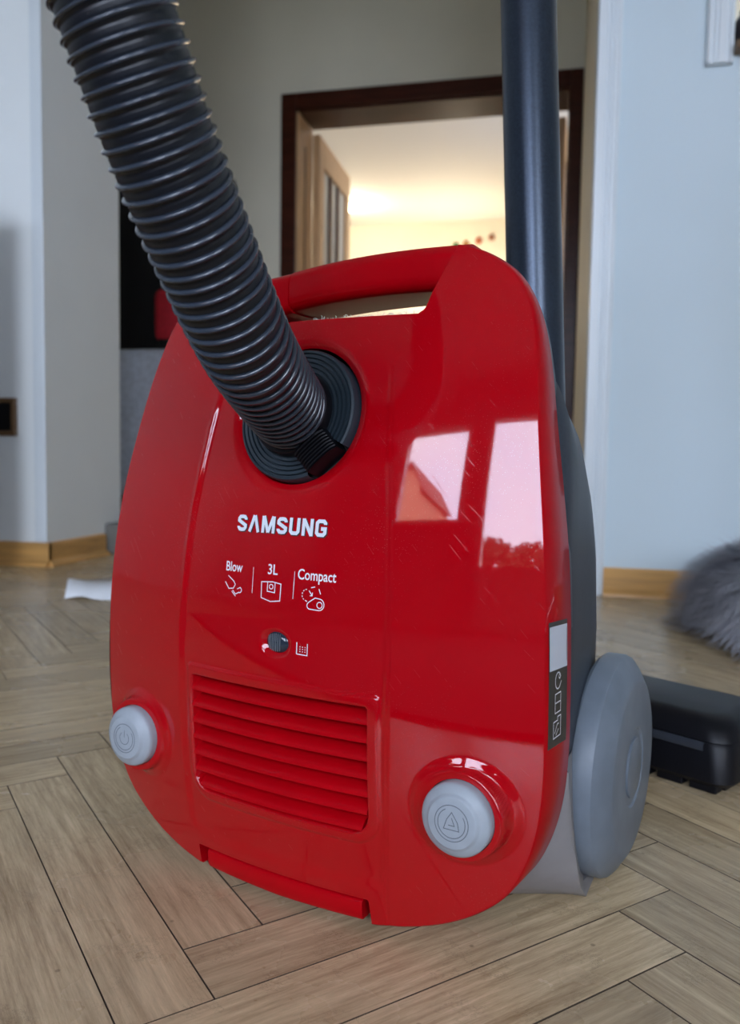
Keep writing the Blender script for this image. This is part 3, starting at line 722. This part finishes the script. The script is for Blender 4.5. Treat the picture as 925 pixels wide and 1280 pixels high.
pr = toh(b.build('port_ring', FLANGE, HOSE, smooth=True, auto=35))
toh(MB().lathe([(.0235, -.006), (.0417, -.006)], 64, pf_).build('port_ring_back', SEAM, HOSE))
toh(MB().lathe([(.0268, -.010), (.0268, .0085), (.0262, .0095), (.0240, .0098), (.0230, .0040)], 64, pf_).build('hose_collar', BLACKP, HOSE, smooth=True, auto=40))
for side_ in (0, PI):
    cb = MB(); cs, sn = math.cos(c0+side_), math.sin(c0+side_)
    prof2 = [(.0255, .0120), (.0275, .0135)]
    rr_ = .0285
    while rr_ < .0395: prof2 += [(rr_, .0132-.35*(rr_-.0285)), (rr_+.0004, .0118-.35*(rr_-.0285)), (rr_+.0008, .0118-.35*(rr_-.0285)), (rr_+.0012, .0130-.35*(rr_-.0285))]; rr_ += .0018
    prof2 += [(.0400, .0080), (.0405, .0060), (.0405, -.006), (.0255, -.006)]
    rows = []
    for t in np.linspace(-.0118, .0118, 9):
        e = .0012 if abs(t) > .0117 else 0
        rows.append([pf_(cs*(a-.0*abs(t))-sn*t, sn*a+cs*t, h-e-t*t*8) for a, h in prof2])
    clip = toh(cb.grid(rows, True, True).build('release_clip', BLACKP, HOSE, smooth=True, auto=30)); clip['label'] = 'black ribbed release clip'
# hose centre line (measured), world -> hose-local
Mi = (Matrix.Translation(Vector(HOSE.location)) @ HOSE.rotation_euler.to_matrix().to_4x4()).inverted()
ctrl = [l2w(*(pc+pnrm*(-.008))), l2w(*(pc+pnrm*.006)), Vector((-.1597, .4560, .3175)), Vector((-.1579, .3975, .3405)), Vector((-.1620, .3560, .3775)), Vector((-.1672, .3265, .4130)),
        Vector((-.1745, .3035, .4553)), Vector((-.187, .288, .505)), Vector((-.204, .280, .560)), Vector((-.224, .276, .62)), Vector((-.25, .275, .68))]
P3 = [Mi @ q for q in ctrl]; line = []
for i in range(len(P3)-1):
    a, b_, c, d_ = P3[max(i-1, 0)], P3[i], P3[i+1], P3[min(i+2, len(P3)-1)]
    for k in range(60):
        t = k/60; line.append(.5*((2*b_)+(c-a)*t+(2*a-5*b_+4*c-d_)*t*t+(3*b_-a-3*c+d_)*t**3))
line.append(P3[-1])
acc = [0]
for i in range(1, len(line)): acc.append(acc[-1]+(line[i]-line[i-1]).length)
TL = acc[-1]
def resample(step):
    n_ = int(TL/step); out = []; j = 0
    for k in range(n_+1):
        s_ = k*step
        while acc[j+1] < s_ and j < len(acc)-2: j += 1
        f = (s_-acc[j])/max(1e-9, acc[j+1]-acc[j]); out.append(line[j].lerp(line[j+1], f))
    return out
HP = .0066; step = .00055; cl = resample(step); NA = 56
tg = [(cl[min(i+2, len(cl)-1)]-cl[max(i-2, 0)]).normalized() for i in range(len(cl))]
ups = []; up = Vector((1, 0, 0))
for t in tg: up = (up-t*up.dot(t)).normalized(); ups.append(up)
rows = []
for i, p in enumerate(cl):
    t, a = tg[i], ups[i]; b_ = t.cross(a); row = []
    for k in range(NA):
        th = 2*PI*k/NA; ph = (i*step/HP-th/(2*PI)) % 1
        r = .0229+.0007*math.exp(-((ph-.5)/.16)**2)-.0006*math.exp(-((ph-.28)/.06)**2)-.0006*math.exp(-((ph-.72)/.06)**2)
        row.append(p+(a*math.cos(th)+b_*math.sin(th))*r)
    rows.append(row)
MB().grid(rows, True).build('corrugated_tube', HOSEM, HOSE, smooth=True, fixn=False)
# helical rib standing proud of the tube
rows = []; turns = int((len(cl)-8)*step/HP)-1; M_ = 40
for q in range(turns*M_):
    th = 2*PI*q/M_; s_ = (q/M_)*HP+.0040
    i = min(len(cl)-2, int(s_/step)); f = s_/step-i; p = cl[i].lerp(cl[i+1], f); t, a = tg[i], ups[i]; b_ = t.cross(a)
    rad = a*math.cos(th)+b_*math.sin(th)
    rows.append([p+rad*(.0222)+t*-.0015, p+rad*.0240+t*-.00085, p+rad*.0246+t*-.0003, p+rad*.0246+t*.0003, p+rad*.0240+t*.00085, p+rad*.0222+t*.0015])
MB().grid(rows, True, True).build('spiral_rib', HOSER, HOSE, smooth=True)

# carrying handle bridging the notch
def bar(x0, x1, n_, zt, zb, d0, d1, name, m_, r=.007, tz=0, bottom_flat=False):
    rows = []
    for k in range(n_+1):
        x = x0+(x1-x0)*k/n_; a = zt(x); c = zb(x); dd = d0(x); e = d1
        sec = []
        for (cz, cd_, a0, rr) in ((a-r, dd+r, 90, r), (c+r*.8, dd+r*.8, 180, r*.8), (c+.002, e-.002, 270, .002), (a-r, e-r, 0, r)):
            for q in range(6):
                an = math.radians(a0+18*q); sec.append((x, cd_+rr*math.cos(an), cz+rr*math.sin(an)))
        rows.append(sec)
    return MB().grid(rows, True, True).build(name, m_, VAC, smooth=True, auto=60)
ztopf = lambda x: .4146-.006*((x-.07)/.12)**2*(1 if x < .07 else .2)
zbf = lambda x: .3872-.004*((x-.05)/.08)**2
h1 = bar(-.0335, .0955, 24, ztopf, zbf, lambda x: .0500+.004*((x-.03)/.06)**2, .098, 'carry_handle', RED2, .0105)
bar(-.0920, -.0330, 12, lambda x: ztopf(x)-.0012, lambda x: zbf(x)-.001, lambda x: .0535, .096, 'handle_root', RED2, .0095)
# block closing the left side of the grip opening
MB().grid([[(x, d_, z) for x, z in ((-.094, .366), (-.060, .366), (-.050, .375), (-.052, .398), (-.094, .400))] for d_ in (.062, .100)], True, True).build('grip_side', RED2, VAC, bevel=.003)
MB().grid([[(x, d_, z) for x, z in ((.082, .366), (.100, .366), (.104, .395), (.090, .400), (.083, .388))] for d_ in (.062, .096)], True, True).build('grip_side', RED2, VAC, bevel=.003)

# dark rear housing: lofted rounded sections
def sect(aw, zt, zb, d_, ne=3.4, nn=72):
    zc, hh = (zt+zb)/2, (zt-zb)/2; o = []
    for k in range(nn):
        t = 2*PI*k/nn; c, s = math.cos(t), math.sin(t)
        o.append((aw*math.copysign(abs(c)**(2/ne), c), d_, zc+hh*math.copysign(abs(s)**(2/ne), s)))
    return o
secs = [sect(.1425, .364, .020, .0600, 3.2), sect(.1565, .368, .016, .0690, 4), sect(.1580, .365, .014, .082, 5), sect(.1570, .352, .012, .100, 5), sect(.1560, .338, .012, .120, 5.5),
        sect(.1545, .312, .012, .143, 5.5), sect(.1525, .286, .012, .160, 5.5), sect(.150, .245, .013, .176, 5), sect(.145, .21, .014, .188, 4.5), sect(.125, .18, .03, .196, 3.6)]
MB().grid(secs, True, True).build('rear_housing', DARK, VAC, smooth=True, auto=60)
# smoked collar filling the shoulders behind the red rim
sh = []
for d_, ins in ((.0672, .0030), (.0700, .0026), (.0800, .0030), (.0885, .0060), (.0940, .0110)):
    sh.append([])
    for i, p in enumerate(right[:62]):
        t = Vector(right[min(i+1, len(right)-1)])-Vector(right[max(i-1, 0)]); t.normalize(); nn = Vector((-t.y, t.x))
        if nn.x < 0: nn = -nn
        q = Vector(p)-nn*(ins-.002); sh[-1].append((q.x, d_, q.y))
for sgn in (1, -1):
    MB().grid([[(sgn*x, d_, z) for x, d_, z in r_] for r_ in sh]+[[(sgn*max(.06, abs(x)-.045), d_, z-.035) for x, d_, z in sh[-1]]]).build('shoulder_shell', DARK, VAC, smooth=True, auto=60)
# black strip, painted-in shadow of the gap behind the rim
gp = [[], []]
for i, p in enumerate(OUT):
    if isnotch(p): q = Vector(p)
    else: q = Vector(p)-nrm[i]*.0002
    gp[0].append((q.x, DB-.0005, q.y)); gp[1].append((q.x*.99, DB+.0022, q.y))
MB().grid(gp, True).build('seam_shadow', SEAM, VAC)

# warm grey foot of the housing: two lofted curves
tt = math.tan(TILT)
ca = [(x, DB+.0012, z) for x, z in right if z < .106]
ca = [(x+.0012, d_, z) for x, d_, z in ca]
ca.append((.03, DB+.0012, .0038)); ca.append((0, DB+.0012, .0035))
def rs(P, n_):
    P = [Vector(p) for p in P]; ac = [0]
    for i in range(1, len(P)): ac.append(ac[-1]+(P[i]-P[i-1]).length)
    out = []; j = 0
    for k in range(n_):
        s_ = ac[-1]*k/(n_-1)
        while j < len(P)-2 and ac[j+1] < s_: j += 1
        out.append(P[j].lerp(P[j+1], (s_-ac[j])/(ac[j+1]-ac[j]+1e-12)))
    return out
ca = rs(ca, 40)
b1 = rs([(.1640, .0690, .1055), (.1650, .0745, .085), (.1652, .086, .055), (.1648, .097, .035), (.1640, .108, .020), (.1625, .128, .0045)], 16)
b2 = rs([(.1610, .1315, .0036), (.12, .110, .003), (.06, .100, .003), (0, .098, .003)], 24)
cb_ = b1+b2
def foot(sgn):
    rows = []
    for t in (0, .25, .5, .75, 1):
        row = []
        for a, c in zip(ca, cb_):
            q = a.lerp(c, t); row.append((sgn*(q.x+.001*math.sin(PI*t)), q.y, max(q.z, q.y*tt*.98+.0003)))
        rows.append(row)
    rows.append([(sgn*(q.x-.004), q.y+.012 if q.z > .006 else .180, max(q.z+.002, q.y*tt+.0006)) for q in cb_])
    rows.append([(sgn*max(0, q.x-.02), .185, max(q.z, .0052)) for q in cb_])
    return MB().grid(rows).build('foot_shell', TAUPE, VAC, smooth=True, auto=50)
foot(1); foot(-1)
# wheels
for s in (1, -1):
    cz, cd_ = .0800, .1735
    fn = lambda a, b_, h, s=s: (s*h, cd_+a, cz+b_)
    prof = [(.0, .1535), (.070, .1535), (.0735, .1545), (.0750, .1570), (.0750, .1670), (.0738, .1700), (.0700, .1732), (.0600, .1790), (.0570, .1800), (.0270, .1800), (.0255, .1788), (.0150, .1788), (.0140, .1797), (.0001, .1797)]
    wl = MB().lathe(prof, 96, fn).build('wheel', WHEELM, VAC, smooth=True, auto=28)
    hub = MB().lathe([(.0205, .1788), (.0205, .1803), (.0190, .1808), (.0001, .1808)], 40, fn).build('wheel_hub', WHEELM, wl, smooth=True, auto=30)
    # black strut end beside the wheel
    MB().grid([[(s*x, d_, z) for d_, z in ((.112, .150), (.150, .150), (.152, .176), (.138, .183), (.124, .193), (.112, .193))] for x in (.12, .153)], True, True).build('wheel_strut', BLACKP, VAC, bevel=.002)

# ---- print on the front
def onface(a, b_): return (a, hgt(a, b_)-.00018, b_)
def lettering(name, lines, wd, m_, raise_=.00018, dens_=None):
    fn = lambda a, b_: (a, hgt(a, b_)-raise_, b_)
    return strokes(lines, wd, fn).build(name, m_, VAC)
def poly_letters(x0, z0, hgt_, total):
    H_ = hgt_; out = []; lw = total/7.6; th = .0022; x = x0
    def S(x, w_):
        w2 = w_-th; r = w2/2; c = x+th/2+r; yb = th/2; yt = H_-th/2; ym = H_/2
        a = [(x+th/2, yb+H_*.20)]+arc(c, yb+r*.75, r, 180, 270, 5)[1:]+arc(c, yb+r*.75, r, 270, 360, 5)[1:]
        a = [(p[0], max(yb, p[1]-r*.0)) for p in a]
        a = [(x+th/2, H_*.30), (x+th/2, H_*.24), (x+th/2+r*.35, yb+.0002), (c, yb), (x+w_-th/2-r*.35, yb+.0002), (x+w_-th/2, H_*.24), (x+w_-th/2, H_*.36), (c, ym), (x+th/2, H_*.64), (x+th/2, H_*.76), (x+th/2+r*.35, yt-.0002), (c, yt), (x+w_-th/2-r*.35, yt-.0002), (x+w_-th/2, H_*.76), (x+w_-th/2, H_*.70)]
        return [a]
    ws = dict(S=.0077, A=.0089, M=.0102, U=.0077, N=.0079, G=.0078)
    tot = sum(ws[c] for c in 'SAMSUNG'); gp_ = (total-tot)/6
    for ch in 'SAMSUNG':
        w_ = ws[ch]
        if ch == 'S': out += S(x, w_)
        elif ch == 'A': out += [[(x+th*.45, 0), (x+w_/2-.0002, H_), ], [(x+w_/2+.0002, H_), (x+w_-th*.45, 0)]]
        elif ch == 'M': out += [[(x+th/2, 0), (x+th/2, H_)], [(x+w_-th/2, 0), (x+w_-th/2, H_)], [(x+th*.7, H_), (x+w_/2, .0004)], [(x+w_-th*.7, H_), (x+w_/2, .0004)]]
        elif ch == 'U':
            r = (w_-th)/2; out += [[(x+th/2, H_), (x+th/2, H_*.22), (x+th/2+r*.4, th/2), (x+w_/2, th/2), (x+w_-th/2-r*.4, th/2), (x+w_-th/2, H_*.22), (x+w_-th/2, H_)]]
        elif ch == 'N': out += [[(x+th/2, 0), (x+th/2, H_)], [(x+w_-th/2, 0), (x+w_-th/2, H_)], [(x+th*.5, H_-.0003), (x+w_-th*.5, .0003)]]
        elif ch == 'G':
            r = (w_-th)/2; out += [[(x+w_-th/2, H_*.70), (x+w_-th/2, H_*.78), (x+w_-th/2-r*.4, H_-th/2), (x+w_/2, H_-th/2), (x+th/2+r*.4, H_-th/2), (x+th/2, H_*.78), (x+th/2, H_*.22), (x+th/2+r*.4, th/2), (x+w_/2, th/2), (x+w_-th/2-r*.4, th/2), (x+w_-th/2, H_*.22), (x+w_-th/2, H_*.46)], [(x+w_/2, H_*.46), (x+w_, H_*.46)]]
        x += w_+gp_
    return [[(a, z0+c) for a, c in l] for l in out], th
ll, th = poly_letters(-.0335, .2370, .0103, .0668)
lettering('brand_lettering', [[(a+.0004, c-.0004) for a, c in l] for l in ll], th+.0006, INKSHADE, .00012)  # dark offset copy, painted drop shadow of the letters
lettering('brand_lettering', ll, th, LETTER, .00035)
def text(s, x0, z0, size, wx, name='caption'):
    cu = D.curves.new('t', 'FONT'); cu.body = s; cu.size = 1; cu.offset = .012; cu.resolution_u = 4; o = D.objects.new('t', cu); COL.objects.link(o)
    dg = bpy.context.evaluated_depsgraph_get(); me = D.meshes.new_from_object(o.evaluated_get(dg)); D.objects.remove(o); D.curves.remove(cu)
    w0 = max(v.co.x for v in me.vertices); lo = min(v.co.x for v in me.vertices)
    for v in me.vertices:
        a, c = x0+(v.co.x-lo)/(w0-lo)*wx, z0+v.co.y*size; v.co = (a, hgt(a, c)-.0002, c)
    me.materials.clear(); return link(name, me, WHITEINK, VAC)
text('Blow', -.0400, .2116, .0086, .0136); text('3L', -.0062, .2123, .0088, .0074); text('Compact', .0160, .2112, .0088, .0262)
lettering('divider_line', [[(-.0176, .2155), (-.0175, .1995)]], .00035, WHITEINK); lettering('divider_line', [[(.0136, .2155), (.0134, .1990)]], .00035, WHITEINK)
lettering('blow_icon', [[(-.0378, .2085), (-.0330, .2055), (-.0315, .2035)], [(-.0400, .2045), (-.0368, .2005), (-.0330, .2010), (-.0315, .2035)],
    [(-.0335, .1998), (-.0310, .1975)]+arc(-.0278, .2003, .0016, 250, 440, 10)+[(-.0298, .2008)], [(-.0342, .1990), (-.0308, .1962)]], .00055, WHITEINK)
lettering('capacity_icon', [[(-.0102, .1975), (-.0105, .2072), (-.0020, .2078), (.0042, .2070), (.0040, .1968), (-.0030, .1958), (-.0102, .1975)],
    [(-.0058, .2076), (-.0058, .2018), (-.0002, .2014), (-.0002, .2076)], arc(-.0030, .2048, .0014, 0, 360, 14)], .00055, WHITEINK)
dash = []
pts_ = arc(.0232, .2022, .0034, 95, 250, 10); pts_ = [(.0325, .2035), (.0312, .2065), (.0285, .2075), (.0258, .2068)]+pts_+[(.0235, .1985)]
for i in range(len(pts_)-1):
    (a, c), (e, g) = pts_[i], pts_[i+1]; 
    if i % 2 == 0: dash.append([(a, c), (e, g)])
lettering('compact_icon', dash+[[(.0245, .2050), (.0268, .2022)], [(.0252, .2020), (.0268, .2021), (.0269, .2040)],
    arc(.0318, .1973, .0034, -90, 75, 10)+[(.0290, .2010), (.0252, .1985)]+arc(.0257, .1962, .0021, 130, 270, 6)+[(.0318, .1939)], arc(.0322, .1970, .0018, 0, 360, 14)], .00055, WHITEINK)
lettering('bin_icon', [[(.0178, .1736), (.0178, .1666), (.0252, .1664), (.0252, .1734)]]+[[(.0198+k*.0018, .1683+j*.0014), (.0204+k*.0018, .1683+j*.0014)] for k in range(3) for j in range(3)], .00055, WHITEINK)

# sticker on the side rim
RZ = np.array([p[1] for p in right][::-1]); RX = np.array([p[0] for p in right][::-1])
def rimpt(d_, z, off=.0003):
    x = float(np.interp(z, RZ, RX)); f = min(1, max(0, (d_-.027)/(DB-.001-.027))); return (x+.0010+.0012*f+off, d_, z)
def rimpatch(d0, d1, z0, z1, sl, off, n_=6): return [[rimpt(d0+(d1-d0)*i/n_, z0+(z1-z0)*j/8+sl*i/n_, off) for i in range(n_+1)] for j in range(9)]
stk = MB().grid(rimpatch(.0285, .0585, .1290, .1980, -.0015, .0003)).build('sticker', STICKB, VAC); stk['label'] = 'black sticker with a white upper field and small line icons'
MB().grid(rimpatch(.0292, .0578, .1715, .1955, -.0015, .0005)).build('sticker_field', STICKW, stk)
rs_ = lambda a, b_: rimpt(.0300+a, .1300+b_, .0006)
MB().grid(rimpatch(.0562, .0567, .1740, .1930, -.0015, .0007)).build('sticker_line', INKSHADE, stk)
strokes([[(.006, .0035), (.006, .0125), (.0125, .0125), (.0125, .0145), (.0175, .0145), (.0175, .0035), (.006, .0035)], [(.008, .006), (.012, .0105), (.0145, .0105)], [(.010, .0045), (.014, .0075)],
         [(.008, .0170), (.008, .0275), (.017, .0275), (.017, .0170), (.008, .0170)], [(.008, .0225), (.017, .0225)],
         arc(.0125, .0345, .0045, 20, 330, 14)+[(.018, .0335)], arc(.015, .0365, .0012, 0, 360, 8)], .0007, rs_).build('sticker_icon', WHITEINK, stk)
# bits of lint along the lower lip of the grip
b = MB()
for i in range(70):
    x = rng.uniform(0.0, .072); z = .3706; d_ = hgt(x, z)+rng.uniform(.0, .004); a = rng.uniform(0, PI); L_ = rng.uniform(.0008, .0032)
    p = Vector((x, d_, z)); q = p+Vector((math.cos(a)*L_, 0, abs(math.sin(a))*L_*.7)); e = q+Vector((math.cos(a+1)*L_*.5, 0, math.sin(a+1)*L_*.3))
    b.tube([p, q, e], .00018, 4, False)
tag(b.build('lint', mat('lint_fibre', (.7, .66, .62), .9), VAC), kind='stuff')

# ------------------------------------------------------------------ wand with floor nozzle, parked behind the cleaner
def ray_pt(px, py, fw): return Vector((0, 0, CAM_H))+(CF+CR*((px-462.5)/FPX)-CU*((py-640)/FPX))*fw
t1, t0 = Vector((-.0365, .6868, .644)), Vector((-.0268, .6750, .4560))
dirv = (t1-t0).normalized(); foot_ = t0-dirv*((t0.z-.13)/dirv.z)
WAND = empty('suction_wand', (foot_.x+.03, foot_.y+.1, 0))
tag(WAND, 'dark metallic suction wand standing upright behind the vacuum, with black floor nozzle', 'wand')
wo = Vector(WAND.location)
top_ = t0+dirv*.50
MB().tube([foot_-wo, t0-wo, t1-wo, top_-wo], .0218, 56).build('tube', TUBE, WAND, smooth=True, auto=60)
MB().tube([foot_-wo+Vector((0, 0, .03)), foot_-wo+Vector((0, 0, -.02)), foot_-wo+Vector((.01, .03, -.06)), foot_-wo+Vector((.02, .07, -.085))], [.026, .026, .024, .022], 32).build('neck', BLACKP, WAND, smooth=True)
# nozzle: rounded slab with grey lip strip and a toothed sole
nd = Vector((.067, -.045, 0)).normalized(); nb = Vector((-nd.y, nd.x, 0))      # along the front, towards the back
cr_ = Vector((.1445, .7235, 0))                                               # front right foot corner
def nzp(a, b_, z): return cr_-nd*a+nb*b_+Vector((0, 0, z))-wo               # a leftwards, b backwards
def nzl(ins, z, back=.112, ln=.29, rad=.028, fr=0):
    o = []
    for (cx, cy, a0) in ((ins+rad, ins+fr+rad, 180), (ins+rad, back-ins-rad, 90), (ln-ins-rad, back-ins-rad, 0), (ln-ins-rad, ins+fr+rad, 270)):
        for k in range(8):
            an = math.radians(a0+(-90 if False else 0)-90*k/7+0); o.append((cx+rad*math.cos(an if True else 0), cy+rad*math.sin(an), z))
    return o
def ring(ins, z, rad=.024, back=.112, ln=.29, fr=0.0):
    o = []
    for (cx, cy, a0) in ((ins+rad, ins+fr+rad, 270), (ins+rad, back-ins-rad, 180), (ln-ins-rad, back-ins-rad, 90), (ln-ins-rad, ins+fr+rad, 0)):
        for k in range(8):
            an = math.radians(a0-90*k/7); o.append(nzp(cx+rad*math.cos(an), cy+rad*math.sin(an), z))
    return o
MB().grid([ring(.004, .0065, .014), ring(0, .011, .016), ring(.002, .040, .018), ring(.004, .0440, .018), ring(.001, .0455, .020), ring(.003, .054, .022), ring(.010, .0620, .022), ring(.020, .0650, .022)], True, True).build('floor_nozzle', BLACKP, WAND, smooth=True, auto=40)
MB().grid([[nzp(a, -.0012-.001*math.sin(PI*(z-.036)/.008), z) for a in np.linspace(.022, .26, 12)] for z in (.0375, .040, .0425, .0450)]).build('lip_strip', mat('nozzle_lip_grey', (.035, .04, .05), .2), WAND, smooth=True)
for k in range(9):
    a0_ = .012+k*.030; MB().grid([[nzp(a, b_, z) for a, b_ in ((a0_, .004), (a0_+.024, .004), (a0_+.024, .016), (a0_, .016))] for z in (.0005, .009)], True, True).build('sole_tooth', BLACKP, WAND, bevel=.001)
MB().grid([[nzp(a, b_, z) for a, b_ in ((.01, .018), (.28, .018), (.28, .10), (.01, .10))] for z in (.001, .009)], True, True).build('sole', BLACKP, WAND)

# ------------------------------------------------------------------ outside, seen only as reflections
struct(boxo('ground', -40, 40, -45, -3.0, -3.1, -3.0, GROUND))
hs = empty('neighbour_house', (-12.2, -23, -3.0)); tag(hs, 'terracotta gabled house outside, visible only as a reflection in the red cover', 'house')
b = MB(); sec = [(-5, 0), (2.3, 0), (2.3, 10.9), (1.2, 12.5), (-5, 6)]
b.grid([[(x, y, z) for x, z in sec] for y in (-4, 3)], True, True).build('walls', ORANGE, hs)
MB().grid([[(x, y, z) for x, z in ((-5.3, 5.6), (1.2, 12.55), (2.6, 10.5), (2.6, 10.7), (1.2, 12.8), (-5.3, 5.8))] for y in (-4.3, 3.3)], True, True).build('roof', ROOFM, hs)
for k in range(2): MB().box(-3.2+k*2.4, -2.2+k*2.4, 2.98, 3.03, 3.0, 4.4).build('window', LENS, hs)
def tree(x, y, h, r, seed, label):
    t = empty('tree', (x, y, -3.0)); tag(t, label, 'tree', 'trees outside the balcony door'); g = np.random.default_rng(seed)
    MB().tube([(0, 0, 0), (.1, 0, h*.4), (0, .1, h*.7), (.1, 0, h*.9)], [.2, .15, .1, .04], 10).build('trunk', BARK, t, smooth=True)
    vs, fs = [], []
    for i in range(2600):
        p = g.normal(size=3); p /= np.linalg.norm(p); p = p*r*g.uniform(.35, 1)**.6*np.array([1, 1, .85])+np.array([0, 0, h*.8]); s_ = .13*g.uniform(.6, 1.3)
        a, c = g.normal(size=3), g.normal(size=3); a /= np.linalg.norm(a); c = np.cross(a, c); c /= np.linalg.norm(c); k = len(vs)
        vs += [tuple(p+a*s_), tuple(p+c*s_*.6), tuple(p-a*s_), tuple(p-c*s_*.6)]; fs.append((k, k+1, k+2, k+3))
    me = D.meshes.new('foliage'); me.from_pydata(vs, [], fs); tag(link('foliage', me, LEAFG, t), kind='stuff')
tree(-2.7, -12.5, 5.9, 1.3, 1, 'left one of two leafy trees outside the balcony door'); tree(-1.2, -17, 6.6, 1.5, 2, 'right one of two leafy trees outside the balcony door')

# dark sideboard added unseen left of the view to shade the low part of the left wall
sb = empty('shade_box', (-1.755, 1.40, 0)); tag(sb, 'dark wooden sideboard added out of view to shade the left wall', 'shade_box')
MB().box(-.52, .51, -.19, .19, .06, .86).build('body', DOORW, sb, bevel=.005)
for k in range(2): MB().box(-.50+.505*k, -.01+.505*k, -.205, -.19, .09, .83).build('door', DOORW, sb, bevel=.003)
for a, c in ((-.47, -.15), (.46, -.15), (-.47, .15), (.46, .15)): MB().box(a-.02, a+.02, c-.02, c+.02, 0, .06).build('foot', DOORW, sb)

# dark rug added unseen behind the camera to darken the cover's reflection
rg = MB().box(-1.7, 1.3, -2.0, .08, .001, .010).build('reflection_slab', SLABM, bevel=.003)
tag(rg, 'dark flat rug added unseen behind the camera to darken the reflection in the red cover', 'reflection_slab')
